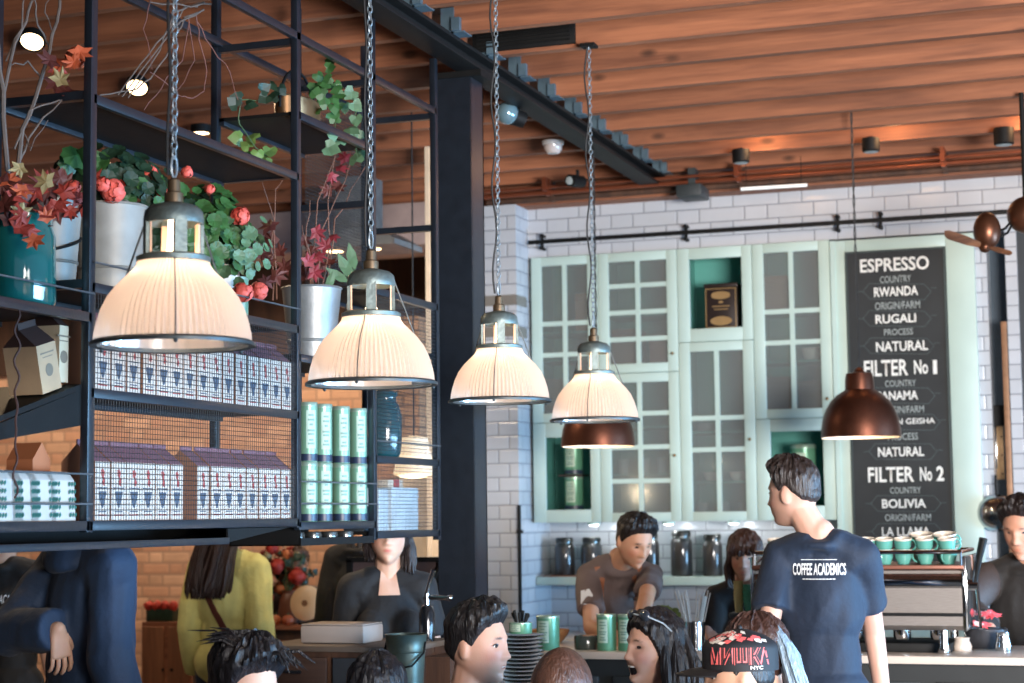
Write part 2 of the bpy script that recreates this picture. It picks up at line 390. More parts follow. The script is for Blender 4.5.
# ================================================================ prismatic glass pendants
brass_grey = mat('weathered_metal', (112, 122, 118), .5, .6, .35, 30, .2)
def glass_mat():
    m = bpy.data.materials.new('prismatic_glass'); m.use_nodes = True; N = m.node_tree.nodes; L = m.node_tree.links
    for n in list(N): N.remove(n)
    out = N.new('ShaderNodeOutputMaterial')
    tl = N.new('ShaderNodeBsdfTranslucent'); tl.inputs[0].default_value = (.86, .76, .68, 1)
    df = N.new('ShaderNodeBsdfDiffuse'); df.inputs[0].default_value = (.78, .70, .64, 1)
    gl = N.new('ShaderNodeBsdfGlossy'); gl.inputs['Roughness'].default_value = .15
    tr = N.new('ShaderNodeBsdfTransparent'); tr.inputs[0].default_value = (.9, .88, .84, 1)
    a = N.new('ShaderNodeMixShader'); a.inputs[0].default_value = .25; L.new(tl.outputs[0], a.inputs[1]); L.new(df.outputs[0], a.inputs[2])
    b = N.new('ShaderNodeMixShader'); fr = N.new('ShaderNodeFresnel'); fr.inputs[0].default_value = 1.5; L.new(fr.outputs[0], b.inputs[0]); L.new(a.outputs[0], b.inputs[1]); L.new(gl.outputs[0], b.inputs[2])
    c = N.new('ShaderNodeMixShader'); c.inputs[0].default_value = .15; L.new(b.outputs[0], c.inputs[1]); L.new(tr.outputs[0], c.inputs[2])
    L.new(c.outputs[0], out.inputs[0]); return m
pglass = glass_mat()
bulbm = mat('lit_bulb', (255, 226, 190), .4, emit=7, ecol=(255, 222, 180))
chainm = mat('chain_steel', (136, 144, 148), .4, .4, .15)
corev = mat('black_cord', (26, 26, 27), .6)
peach = mat('bulb_lit_peach', (232, 190, 160), .5)  # bulb light on the strap insides, put into a peach colour
def chain(mb, x, y, z0, z1, L=.025, wd=.0068, r=.0019):
    n = int((z1-z0)/(L*.74)); st = (z1-z0)/n
    for i in range(n):
        zc = z0+st*(i+.5); pts = []
        for k in range(10):
            a = 2*PI*k/10; u = math.cos(a)*wd; v = math.sin(a)*L/2
            pts.append((x+u, y, zc+v) if i % 2 else (x, y+u, zc+v))
        mb.tube(pts, r, 5, closed=True)
def glass_pendant(pos, R, label, rot, tilt, cord):
    x, y, z = pos; root = thing('glass_pendant_lamp', (x, y, z), label, 'pendant lamp', 'ribbed glass pendant lamps')
    k = R/.2
    # glass dome, ribbed
    prof = [(.196, .004), (.194, .03), (.188, .058), (.178, .090), (.163, .122), (.142, .150), (.118, .174), (.100, .191), (.091, .204), (.088, .217)]
    m = MB(); m.lathe([(r*k, h*k) for r, h in prof], 156, ripple=.0034*k); m.lathe([((r-.004)*k, h*k) for r, h in prof], 60)
    m.build('glass_shade', pglass, root, world=False)
    m = MB(); m.lathe([(.190*k, 0), (.208*k, -.002*k), (.209*k, .006*k), (.200*k, .012*k), (.191*k, .010*k), (.190*k, 0)], 64); m.build('rim', mat('rim_metal', (62, 68, 70), .45, .5, .3, 20), root, world=False)
    # collar and slotted neck
    m = MB(); m.lathe([(.086*k, .212*k), (.093*k, .214*k), (.094*k, .226*k), (.084*k, .231*k), (.082*k, .22*k), (.086*k, .212*k)], 48); m.build('collar', brass_grey, root, world=False)
    m = MB()
    for q in range(4):
        a = q*PI/2+rot+math.atan2(-y, -x); M = Rz(a)
        m.prism([(-.016*k, .226*k), (.016*k, .226*k), (.015*k, .325*k), (-.015*k, .325*k)], .066*k, .075*k, axis=0, M=M)
    m.lathe([(.075*k, .312*k), (.077*k, .322*k), (.073*k, .345*k), (.060*k, .358*k), (.030*k, .366*k), (.022*k, .368*k)], 40)
    m.lathe([(.071*k, .312*k), (.073*k, .322*k), (.069*k, .343*k), (.055*k, .354*k), (.022*k, .362*k)], 40)
    m.lathe([(.075*k, .312*k), (.071*k, .312*k)], 40)
    m.build('slotted_neck', brass_grey, root, world=False)
    for q in range(4):
        a = q*PI/2+rot+math.atan2(-y, -x); M = Rz(a); m = MB(); m.prism([(-.017*k, .227*k), (.017*k, .227*k), (.016*k, .315*k), (-.016*k, .315*k)], .060*k, .0645*k, axis=0, M=M); m.build('lit_strap_back', peach, root, world=False)  # added strips behind the straps, bulb light put into their peach colour
    m = MB(); m.lathe([(.022*k, .362*k), (.024*k, .37*k), (.024*k, .392*k), (.017*k, .396*k), (.016*k, .425*k), (.008*k, .432*k), (.001, .433*k)], 20); m.build('socket_cap', mat('old_brass', (96, 78, 58), .5, .6, .3), root, world=False)
    m = MB(); m.lathe([(.001, .17*k), (.020*k, .175*k), (.030*k, .195*k), (.030*k, .215*k), (.016*k, .25*k), (.014*k, .33*k)], 20); m.build('bulb', bulbm, root, world=False)
    for q in range(3):
        a = q*2*PI/3+math.atan2(-y, -x)+rot-.22; c, s_ = math.cos(a), math.sin(a)
        m = MB(); m.tube([(c*.072*k, s_*.072*k, .345*k), (c*.205*k, s_*.205*k, .008*k)], .0022, 6) if q else m.tube([(c*r*1.012*k+.002*c, s_*r*1.012*k+.002*s_, h*k) for r, h in prof[::-1]], .0016, 6)
        m.ball((c*.205*k, s_*.205*k, -.004*k), .006*k, 8, 6)
        m.build('stay_rod', mat('rim_metal', (62, 68, 70)), root, world=False)
    top = 3.5
    m = MB(); chain(m, 0, 0, .432*k, .432*k+.05, .05, .012, .003); chain(m, 0, 0, .432*k+.045, 3.5-z); m.build('chain', chainm, root, world=False, smooth=True)
    m = MB(); H = 3.5-z; pts = []
    for i in range(26):
        t = i/25; zz = .44*k+t*(H-.44*k); pts.append((-.012-.008*math.sin(t*23+rot)*(1 if cord else .4), -.004, zz))
    m.tube(pts, .0035, 6); m.build('power_cord', corev, root, world=False)
    m = MB(); m.box((-.03, -.03, H-.012), (.03, .03, H)); m.build('ceiling_hook', steel_dark, root, world=False)
    p = pointlight('pendant_bulb_light', (0, 0, .16*k), 3.0, (1.0, .82, .68), .035); p.parent = root
    return root
for (px, py, wd, lab, rot, cord) in ((173, 346, 165, 'large ribbed glass pendant lamp nearest the camera, in front of geraniums', .25, 0), (371.5, 385, 133, 'second ribbed glass pendant lamp, hanging in front of the green tins', .0, 0),
                         (500, 402, 104, 'third ribbed glass pendant lamp, hanging just right of the steel column', .1, 1), (595, 421, 91, 'fourth and farthest ribbed glass pendant lamp, above the copper shade', .05, 1)):
    d = FPX*.362/wd; p = atD(px, py, d); glass_pendant((p.x, p.y, p.z), .173, lab, rot, 0, cord)
# copper dome pendants
copper = mat('aged_copper', (98, 60, 46), .36, .85, .35, 8, .05)
copper_in = mat('cream_enamel', (222, 206, 186), .4)
def copper_pendant(px, py, wd, R, label):
    p = atD(px, py, FPX*2*R/wd); k = R/.2
    root = thing('copper_pendant_lamp', p, label, 'pendant lamp', 'copper dome pendant lamps')
    prof = [(.200, 0), (.198, .04), (.190, .09), (.173, .140), (.148, .182), (.115, .214), (.082, .234), (.074, .240), (.072, .290), (.066, .322), (.030, .330), (.016, .350), (.001, .356)]
    m = MB(); m.lathe([(r*k, h*k) for r, h in prof], 56); m.lathe([(.200*k, 0), (.196*k, -.003*k)], 56); m.build('shade', copper, root, world=False)
    m = MB(); m.lathe([((r-.004)*k, h*k-.003*k) for r, h in prof[:7]]+[(.001, .228*k)], 56); m.build('shade_lining', copper_in, root, world=False)
    m = MB(); m.ball((0, 0, .06*k), .03*k, 14, 10); m.build('bulb', mat('dim_bulb', (255, 230, 200), .4, emit=5, ecol=(255, 220, 180)), root, world=False)
    H = 3.70-p.z
    m = MB(); n = 60
    for ph in (0, PI): m.tube([(.004*math.cos(i*.9+ph), .004*math.sin(i*.9+ph), .35*k+(H-.35*k)*i/n) for i in range(n+1)], .003, 5)
    m.build('twisted_cord', corev, root, world=False)
    m = MB(); m.lathe([(.001, H-.05), (.014, H-.045), (.018, H-.02), (.02, H)], 14); m.build('ceiling_rose', steel_dark, root, world=False)
    q = pointlight('copper_lamp_light', (0, 0, .03*k), 5, (1, .75, .5), .03); q.parent = root
copper_pendant(861, 437, 79, .191, 'aged copper dome pendant lamp hanging in front of the chalkboard menu')
copper_pendant(598, 446, 74, .183, 'copper dome pendant lamp half hidden behind the farthest glass pendant')
# ================================================================ wall cupboards
YF = 10.0
def pane_mat():
    m = bpy.data.materials.new('cupboard_glass'); m.use_nodes = True; N = m.node_tree.nodes; L = m.node_tree.links
    for n in list(N): N.remove(n)
    out = N.new('ShaderNodeOutputMaterial'); tr = N.new('ShaderNodeBsdfTransparent'); tr.inputs[0].default_value = (.86, .9, .9, 1)
    gl = N.new('ShaderNodeBsdfGlossy'); gl.inputs['Roughness'].default_value = .12; df = N.new('ShaderNodeBsdfDiffuse'); df.inputs[0].default_value = (.35, .37, .37, 1)
    a = N.new('ShaderNodeMixShader'); a.inputs[0].default_value = .30; L.new(tr.outputs[0], a.inputs[1]); L.new(df.outputs[0], a.inputs[2])
    fr = N.new('ShaderNodeFresnel'); fr.inputs[0].default_value = 1.5; b = N.new('ShaderNodeMixShader'); L.new(fr.outputs[0], b.inputs[0]); L.new(a.outputs[0], b.inputs[1]); L.new(gl.outputs[0], b.inputs[2])
    L.new(b.outputs[0], out.inputs[0]); return m
panem = pane_mat()
knobm = mat('brass_knob', (150, 120, 80), .35, .8)
def cupboard(x0, x1, z0, z1, label, rows=None, niche=None, shelves=()):
    root = thing('wall_cupboard', ((x0+x1)/2, YF, z0), label, 'cupboard')
    g = .003; x0 += g/2; x1 -= g/2; z0 += g/2; z1 -= g/2; D = YF+.335; t = .018
    m = MB(); m.box((x0, YF, z0), (x0+t, D, z1)); m.box((x1-t, YF, z0), (x1, D, z1)); m.box((x0+t, YF, z0), (x1-t, D, z0+t)); m.box((x0+t, YF, z1-t), (x1-t, D, z1)); m.box((x0+t, D-.01, z0+t), (x1-t, D, z1-t))
    m.build('carcass', mint_in, root)
    for z in shelves:
        m = MB(); m.box((x0+t, YF+.02, z-.012), (x1-t, D-.01, z)); m.build('shelf', mint_in, root)
    yf = YF-.022; s = .062; r = .052; mu = .026
    if niche:
        nx0, nx1, nz0, nz1 = niche
        m = MB(); m.box((x0, yf, z0), (nx0, YF, z1), bev=.002); m.box((nx1, yf, z0), (x1, YF, z1), bev=.002); m.box((nx0, yf, z0), (nx1, YF, nz0), bev=.002); m.box((nx0, yf, nz1), (nx1, YF, z1), bev=.002)
        m.build('face_frame', mint, root)
        m = MB(); m.box((nx0-.01, YF, nz0-.01), (nx1+.01, YF+.3, nz0-.002)); m.build('niche_floor', mint_in, root)
        return root
    m = MB(); m.box((x0, yf, z0), (x0+s, YF, z1), bev=.002); m.box((x1-s, yf, z0), (x1, YF, z1), bev=.002)
    m.box((x0+s, yf, z0), (x1-s, YF, z0+r), bev=.002); m.box((x0+s, yf, z1-r), (x1-s, YF, z1), bev=.002)
    xm = (x0+x1)/2; m.box((xm-mu/2, yf+.003, z0+r), (xm+mu/2, YF-.003, z1-r))
    H = z1-z0-2*r; tot = sum(rows); z = z1-r; cuts = []
    usable = H-mu*(len(rows)-1)
    for i, q in enumerate(rows):
        zb = z-usable*q/tot; cuts.append((zb, z)); z = zb-mu
        if i < len(rows)-1: m.box((x0+s, yf+.0045, z), (x1-s, YF-.0045, zb))
    dr = m.build('door', mint, root)
    for (za, zb) in cuts:
        for (xa, xb) in ((x0+s, xm-mu/2), (xm+mu/2, x1-s)):
            p = MB(); p.box((xa, YF-.010, za), (xb, YF-.007, zb)); p.build('glass_pane', panem, dr, smooth=False)
    k = MB(); kx = x1-s/2; k.ball((kx, yf-.012, z0+(.1 if z0 > 1.9 else H*.5)), .009, 10, 8); k.build('door_knob', knobm, dr)
    return root
XA, XB, XC, XD, XE = -3.40, -2.995, -2.525, -2.095, -1.66
zA, zB, zC, zD, zT, zL = 2.13, 2.40, 2.56, 2.115, 3.095, 1.556
cupboard(XA, XB, zA, zT, 'glazed mint cupboard at the far left top, beside the tiled pier', rows=(2.1, 1, 2.1), shelves=(2.50, 2.66))
cupboard(XA, XB, zL, zA, 'open fronted mint cupboard at bottom left holding stacked green tins', niche=(-3.325, -3.055, 1.63, 2.045))
cupboard(XB, XC, zB, zT, 'glazed mint cupboard with eight equal panes in the top row, behind the farthest glass pendant', rows=(1, 1, 1, 1), shelves=(2.74,))
cupboard(XB, XC, zL, zB, 'glazed mint cupboard with eight panes in the bottom row, above the bending barista', rows=(1, 1, 1, 1), shelves=(1.83, 2.1))
cupboard(XC, XD, zC, zT, 'open mint cupboard niche holding one dark and gold tea tin', niche=(-2.455, -2.155, 2.635, 3.03))
cupboard(XC, XD, zL, zC, 'glazed mint cupboard with tall and short panes directly below the open tea tin niche', rows=(2.4, 1, 2.2), shelves=(1.78, 2.06))
cupboard(XD, XE, zD, zT, 'tall glazed mint cupboard at upper right, between the tea tin niche and the chalkboard', rows=(2.15, 1, 2.4), shelves=(2.44, 2.72))
cupboard(XD, XE, zL, zD, 'open fronted mint cupboard behind the standing man, with a green tin inside', niche=(-2.015, -1.725, 1.635, 2.045))
root = thing('menu_panel', (-1.27, YF, .925), 'mint painted framed panel carrying the chalkboard menu', 'panel')
m = MB(); m.box((XE+.004, YF-.02, .925), (-1.575, YF+.02, 3.085), bev=.003); m.box((-1.035, YF-.02, .925), (-.885, YF+.02, 3.085), bev=.003); m.box((-1.575, YF-.02, 3.02), (-1.035, YF+.02, 3.085), bev=.003); m.box((-1.575, YF+.0, .925), (-1.035, YF+.02, 3.02))
m.build('panel_frame', mint, root)
m = MB(); m.box((XE+.004, YF-.03, .925), (XE+.03, YF-.02, 3.085)); m.build('edge_bead', mint, root)

# ---------------------------------------------------------------- lettering
def text_mesh(txt, bold=.0, spacing=1.0):
    cu = bpy.data.curves.new('t', 'FONT'); cu.body = txt; cu.size = 1; cu.offset = bold; cu.space_character = spacing; cu.resolution_u = 3
    o = bpy.data.objects.new('t', cu); COL.objects.link(o); bpy.context.view_layer.update()
    me = bpy.data.meshes.new_from_object(o.evaluated_get(bpy.context.evaluated_depsgraph_get()))
    bpy.data.objects.remove(o); return me
def lettering(txt, cx, cz, wd, ht, Y, m, parent, name='lettering', bold=.01, tilt=0, fn=None):
    me = text_mesh(txt, bold); xs = [v.co.x for v in me.vertices]; ys = [v.co.y for v in me.vertices]
    x0, x1, y0, y1 = min(xs), max(xs), min(ys), max(ys)
    for v in me.vertices:
        u = (v.co.x-x0)/(x1-x0)-.5; w_ = (v.co.y-y0)/(y1-y0)-.5
        X, Z = u*wd, w_*ht; X, Z = X*math.cos(tilt)-Z*math.sin(tilt), X*math.sin(tilt)+Z*math.cos(tilt)
        v.co = fn(cx+X, cz+Z) if fn else Vector((cx+X, Y, cz+Z))
    me.materials.clear(); me.materials.append(m); o = bpy.data.objects.new(name, me); COL.objects.link(o)
    o.parent = parent; o.location = -wloc(parent); return o
CB = thing('chalkboard_menu', (-1.305, 9.975, 1.2), 'tall black chalkboard coffee menu with white hand lettering in a mint frame', 'chalkboard')
m = MB(); m.box((-1.572, 9.972, 1.2), (-1.038, 9.990, 3.018)); m.build('board', mat('chalkboard_black', (37, 40, 41), .7, 0, .25, 6), CB)
m = MB()
for (a, b, c, d) in ((-1.572, -1.564, 1.2, 3.018), (-1.046, -1.038, 1.2, 3.018), (-1.564, -1.046, 3.01, 3.018)): m.box((a, 9.966, c), (b, 9.972, d))
m.build('board_edge', mat('board_edge', (62, 74, 72), .5), CB)
chalk = mat('chalk_white', (226, 226, 220), .9, 0, .12, 120); chalk2 = mat('chalk_grey', (150, 158, 156), .9, 0, .2, 150); chalk3 = mat('chalk_line', (84, 96, 98), .9, 0, .25, 120)
YT = 9.9705
def bt(txt, px0, px1, py0, py1, m_, bold=.01):
    """letter height and width taken from the board, on its real plane"""
    a = atY(px0, (py0+py1)/2, YT); b = atY(px1, (py0+py1)/2, YT); c = atY((px0+px1)/2, py0, YT); d = atY((px0+px1)/2, py1, YT)
    lettering(txt, (a.x+b.x)/2, (c.z+d.z)/2, abs(b.x-a.x), abs(c.z-d.z), YT, m_, CB, bold=bold)
bt('ESPRESSO', 860, 929, 257.5, 271, chalk, .02)
bt('COUNTRY', 880, 911, 275.5, 282.5, chalk2); bt('RWANDA', 874, 918, 286.5, 296, chalk, .02)
bt('ORIGIN/FARM', 875, 920, 301.5, 309, chalk2); bt('RUGALI', 875.5, 916, 314, 323, chalk, .02)
bt('PROCESS', 884, 913, 328.5, 335, chalk2); bt('NATURAL', 876, 928, 341, 351, chalk, .02)
bt('FILTER', 864, 908, 360, 376, chalk, .02); bt('No', 914, 928, 360, 374, chalk, .02); bt('1', 933, 937, 360, 374, chalk, .03)
bt('COUNTRY', 885, 916, 380, 386.5, chalk2); bt('PANAMA', 877, 918, 391, 400, chalk, .02)
bt('ORIGIN/FARM', 880, 924, 406, 413, chalk2); bt('JANSON GEISHA', 870, 935, 418.5, 426, chalk, .01)
bt('PROCESS', 888, 918, 433, 440, chalk2); bt('NATURAL', 878, 924, 447, 456.5, chalk, .02)
bt('FILTER', 868, 914, 467, 482, chalk, .02); bt('No', 920, 932, 467, 481, chalk, .02); bt('2', 936.5, 944, 466, 481, chalk, .03)
bt('COUNTRY', 890, 921, 487, 493.5, chalk2); bt('BOLIVIA', 882, 926, 499, 508, chalk, .02)
bt('ORIGIN/FARM', 885, 931, 514, 521, chalk2); bt('LA LLAMA', 882, 930, 527, 536, chalk, .01)
def cartouche(px0, px1, py):
    a = atY(px0, py, YT); b = atY(px1, py, YT); h = .042; t = .0022; q = .035; m = MB()
    P = [(a.x+q, a.z+h), (b.x-q, b.z+h), (b.x, b.z), (b.x-q, b.z-h), (a.x+q, a.z-h), (a.x, a.z)]
    for i in range(6):
        p, r = Vector(P[i]), Vector(P[(i+1) % 6]); d = (r-p).normalized(); n = Vector((-d.y, d.x))*t/2; m.add([(v.x, YT+.0005, v.y) for v in (p+n, r+n, r-n, p-n)], [(0, 1, 2, 3)])
    for (x, s_) in ((a.x, -1), (b.x, 1)): m.add([(x, YT+.0005, a.z-.001), (x+s_*.03, YT+.0005, a.z-.001), (x+s_*.03, YT+.0005, a.z+.001), (x, YT+.0005, a.z+.001)], [(0, 1, 2, 3)])
    m.build('chalk_border', chalk3, CB, smooth=False)
for (a, b, c) in ((863, 931, 291.5), (863, 931, 318.5), (864, 934, 346), (866, 935, 395.5), (866, 940, 422), (869, 937, 451.5), (871, 941, 503.5), (872, 942, 531.5)): cartouche(a, b, c)

# ---------------------------------------------------------------- rail over the cupboards
root = thing('wall_rail', (-2.05, 9.95, 3.18), 'long black metal rail with brackets on the tiles above the cupboards', 'rail')
m = MB(); m.box((-3.40, 9.935, 3.168), (-.42, 9.947, 3.192), bev=.002); m.build('rail_bar', steel_dark, root)
for px in (542, 686, 838, 881):
    p = atY(px, 237, 9.95); m = MB(); m.box((p.x-.008, 9.93, 3.135), (p.x+.008, 10.0, 3.150)); m.box((p.x-.008, 9.947, 3.135), (p.x+.008, 9.958, 3.225)); m.box((p.x-.008, 9.93, 3.21), (p.x+.008, 10.0, 3.225)); m.build('rail_bracket', steel_dark, root)

# ---------------------------------------------------------------- jar shelf, jars, under-cupboard lights
root = thing('jar_shelf', (-2.1, 10.19, 1.2), 'long mint wall shelf carrying dark glass jars below the cupboards', 'shelf')
m = MB(); m.box((-3.415, 10.05, 1.20), (-.89, 10.338, 1.247), bev=.003); m.build('shelf_board', mint, root)
m = MB(); m.box((-3.38, 10.06, 1.247), (-2.95, 10.33, 1.253)); m.build('wooden_mat', joistm, root)
jarglass = mat('jar_glass', (70, 74, 72), .08, 0, .05, 5, spec=.8, coat=.6); coffee = mat('coffee_beans', (24, 17, 14), .35, 0, .5, 90, .6, 160, coat=.8)
lidm = mat('jar_lid', (46, 46, 44), .35, .6)
def jar(px, w, y0, y1, label, fill=.75):
    b = atY(px, y1, 10.18); k = (w/FPX)*b.y*1.06; h = (y1-y0)/FPX*10.4; z = 1.2535 if b.x < -2.95 else 1.2475
    root = thing('storage_jar', (b.x, 10.18, z), label, 'jar', 'glass storage jars under the cupboards'); r = k/2
    m = MB(); m.lathe([(.001, 0), (r*.94, .0), (r, .01), (r, h*.72), (r*.93, h*.79), (r*.78, h*.84), (r*.78, h*.9)], 28); m.build('glass_body', coffee if fill > .7 else jarglass, root, world=False)
    m = MB(); m.lathe([(r*.8, h*.84), (r*.86, h*.85), (r*.86, h*.88), (r*.8, h*.885)], 28); m.build('neck_ring', jarglass, root, world=False)
    m = MB(); m.lathe([(r*.86, h*.885), (r*.88, h*.9), (r*.88, h*.96), (r*.8, h), (.001, h)], 28, close=False); m.build('lid', lidm, root, world=False)
jar(565, 20, 535, 573, 'dark storage jar at the far left of the jar shelf, beside the tile corner')
jar(592, 21, 535, 573, 'second storage jar from the left, behind the shoulder of the bending barista')
jar(650, 19, 531, 574, 'dark storage jar just right of the bending barista face')
jar(682, 21, 529, 574, 'large dark storage jar standing between the two baristas')
jar(713, 19, 533, 574, 'dark storage jar just left of the dark haired woman barista')
jar(742, 19, 533, 574, 'dark storage jar behind the head of the dark haired woman barista')
lampw = mat('lamp_white', (255, 240, 220), .4, emit=5, ecol=(235, 240, 255))
for px, lab in ((593, 'small flush light under the cupboards above the left jars'), (668, 'small flush light under the cupboards right of the bending barista'), (733, 'small flush light under the cupboards above the woman barista')):
    p = atY(px, 526, 10.1); root = thing('under_cabinet_light', (p.x, 10.12, 1.556), lab, 'light', 'lights under the cupboards')
    m = MB(); m.lathe([(.036, 0), (.036, -.012), (.03, -.014)], 20); m.lathe([(.03, -.014), (.001, -.014)], 20); m.build('housing', mint, root, world=False)
    m = MB(); m.lathe([(.029, -.0145), (.02, -.019), (.001, -.020)], 20); m.build('lens', lampw, root, world=False)
    q = pointlight('under_cabinet_glow', (0, -.0, -.04), 1.2, (.9, .95, 1), .02); q.parent = root
# items in the cupboards
tin_green = mat('green_tin', (96, 150, 120), .32, .25, .08, 10); tin_pale = mat('pale_green_tin', (116, 160, 136), .3, .25, .06, 10); tin_label = mat('tin_label', (168, 190, 172), .5); tin_base = mat('navy_band', (32, 44, 66), .4); tin_dark = mat('dark_print', (112, 144, 130), .5)
def tin(x, y, z, r, h, label, group, body=None, ang=-1.9, base=True, cat='tin', name='tea_tin'):
    root = thing(name, (x, y, z), label, cat, group); b = body or tin_green
    m = MB(); m.lathe([(.001, 0), (r*.97, 0), (r, .003), (r, h*.93)], 30)
    m.build('tin_body', b, root, world=False)
    m = MB(); m.lathe([(r*1.03, h*.93), (r*1.03, h*.985), (r*.98, h), (r*.9, h-.002), (.001, h-.002)], 30); m.build('lid', mat('tin_lid', (150, 176, 160), .3, .5), root, world=False)
    if base:
        m = MB(); m.lathe([(r*1.006, .002), (r*1.006, h*.13)], 30); m.build('base_band', tin_base, root, world=False)
    # label with rows of small print
    m = MB(); R = r*1.008
    def patch(a0, a1, z0, z1, RR):
        n = max(2, int((a1-a0)/.12)); vs = []
        for i in range(n+1):
            a = a0+(a1-a0)*i/n; vs += [(RR*math.cos(a), RR*math.sin(a), z0), (RR*math.cos(a), RR*math.sin(a), z1)]
        m.add(vs, [(2*i, 2*i+2, 2*i+3, 2*i+1) for i in range(n)])
    patch(ang-.55, ang+.55, h*.22, h*.86, R); m.cur = 1
    for i, zz in enumerate((.78, .70, .62, .52, .46, .36, .30)):
        wdt = (.3, .38, .2, .42, .34, .25, .38)[i]; patch(ang-wdt, ang+wdt, h*(zz-.018), h*(zz+.018), R*1.004)
    o = m.build('paper_label', None, root, world=False, mats=[tin_label, tin_dark])
    return root
strap = mat('dark_tray', (44, 34, 32), .5)
for k in range(2):
    tin(-3.20, 10.12, 1.6305+.205*k, .055, .19, 'green tin, %s of the two stacked in the left open cupboard' % ('upper' if k else 'lower'), 'green tins in the left open cupboard', ang=-1.7)
    m = MB(); 
    if k: 
        o = m.box((-3.27, 10.05, 1.822), (-3.13, 10.19, 1.834)); o = m.build('tin_tray', strap); tag(o, 'thin dark tray between the two stacked green tins in the left open cupboard', 'tray')
tin(-1.86, 10.12, 1.6355, .07, .34, 'tall green tin in the open cupboard behind the standing man', None, ang=-1.75)
root = thing('tea_tin_box', (-2.29, 10.1, 2.6355), 'square dark tea tin with gold borders in the open cupboard niche', 'tin')
gold = mat('gold_print', (170, 140, 96), .4, .4); dk = mat('dark_tin', (44, 34, 32), .4, .2)
m = MB(); m.box((-.093, -.06, 0), (.093, .06, .235), bev=.006); m.build('tin_body', dk, root, world=False)
m = MB(); m.box((-.097, -.064, .235), (.097, .064, .258), bev=.006); m.build('lid', dk, root, world=False)
m = MB()
for (a, b, c, d) in ((-.088, .088, .006, .011), (-.088, .088, .225, .230), (-.088, -.083, .011, .225), (.083, .088, .011, .225)): m.box((a, -.0625, c), (b, -.0605, d))
m.prism([(.06*math.cos(t*PI/10)*(1 if abs(math.cos(t*PI/10)) < .9 else .92), .19+.022*math.sin(t*PI/10)) for t in range(20)], -.0625, -.0605, axis=1)
m.prism([(.062*math.cos(t*PI/10), .045+.026*math.sin(t*PI/10)) for t in range(20)], -.0625, -.0605, axis=1); m.box((-.05, -.0622, .125), (.05, -.0605, .131)); m.box((-.04, -.0622, .108), (.04, -.0605, .113)); m.box((-.012, -.0622, .145), (.012, -.0605, .158))
m.build('gold_label', gold, root, world=False)
def bowl(x, y, z, r, h, label, m_, group=None, name='bowl', cat='bowl'):
    mb = MB(); mb.lathe([(.001, 0), (r*.5, 0), (r*.8, h*.35), (r, h), (r*.95, h), (r*.74, h*.4), (r*.45, .008), (.001, .008)], 24)
    o = mb.build(name, m_); o.location = (x, y, z); return tag(o, label, cat, group)
cream_c = mat('cream_china', (214, 212, 200), .25, coat=.4)
clear = mat('tumbler_glass', (190, 205, 205), .1, coat=.5, alpha=.55)
def tumbler(x, y, z, label, group):
    mb = MB(); mb.lathe([(.001, 0), (.026, 0), (.033, .085), (.031, .085), (.024, .006), (.001, .006)], 18); o = mb.build('drinking_glass', clear); o.location = (x, y, z); tag(o, label, 'glass', group)
for i in range(3): tumbler(-2.90+.115*i, 10.12+.03*(i % 2), 1.8305, 'clear glass on the shelf of the eight pane cupboard above the bending barista', 'glasses behind the eight lower panes')
for i in range(3): tumbler(-2.44+.12*i, 10.10+.03*(i % 2), 1.5755, 'clear glass on the bottom of the cupboard below the tea tin niche', 'glasses below the tea tin niche')
bowl(-2.38, 10.12, 1.7805, .055, .05, 'left cream bowl on the shelf behind the lowest tall panes, below the tea tin niche', cream_c); bowl(-2.23, 10.12, 1.7805, .055, .05, 'right cream bowl on the shelf behind the lowest tall panes, below the tea tin niche', cream_c)
bowl(-1.80, 10.12, 2.4405, .06, .07, 'cream bowl behind the short right pane of the tall upper right cupboard', cream_c)
bowl(-2.40, 10.15, 2.0605, .08, .045, 'grey wide bowl on the upper shelf below the tea tin niche', mat('grey_china', (150, 160, 160), .3))
def cbox(x, y, z, sx, sy_, sz, m_, label, name='storage_box', cat='box'):
    mb = MB(); mb.box((-sx/2, -sy_/2, 0), (sx/2, sy_/2, sz*.82), bev=.003); mb.box((-sx/2-.002, -sy_/2-.002, sz*.80), (sx/2+.002, sy_/2+.002, sz), bev=.003); o = mb.build(name, m_); o.location = (x, y, z); return tag(o, label, cat)
kraft = mat('kraft_board', (150, 116, 88), .8, 0, .12, 8); greyb = mat('grey_board', (120, 112, 104), .8)
cbox(-1.98, 10.15, 2.7205, .14, .2, .2, kraft, 'brown box behind the tall upper left panes of the upper right cupboard')
cbox(-1.79, 10.15, 2.1345, .15, .2, .19, greyb, 'grey box behind the lowest right panes of the upper right cupboard')
cbox(-1.98, 10.15, 2.1345, .13, .2, .22, mat('taupe_board', (128, 118, 112), .8), 'taupe box behind the lowest left panes of the upper right cupboard')
cbox(-3.09, 10.15, 2.6605, .13, .2, .22, kraft, 'brown box behind the right tall panes of the left top cupboard')
cbox(-3.29, 10.15, 2.1495, .13, .2, .24, greyb, 'grey box behind the left lower panes of the left top cupboard')
cbox(-2.86, 10.15, 2.4195, .15, .2, .24, mat('umber_board', (118, 88, 70), .8), 'brown box behind the lower left panes of the eight pane top cupboard')
cbox(-2.65, 10.15, 2.4195, .13, .2, .2, mat('russet_board', (130, 84, 66), .8), 'reddish box behind the lower right panes of the eight pane top cupboard')

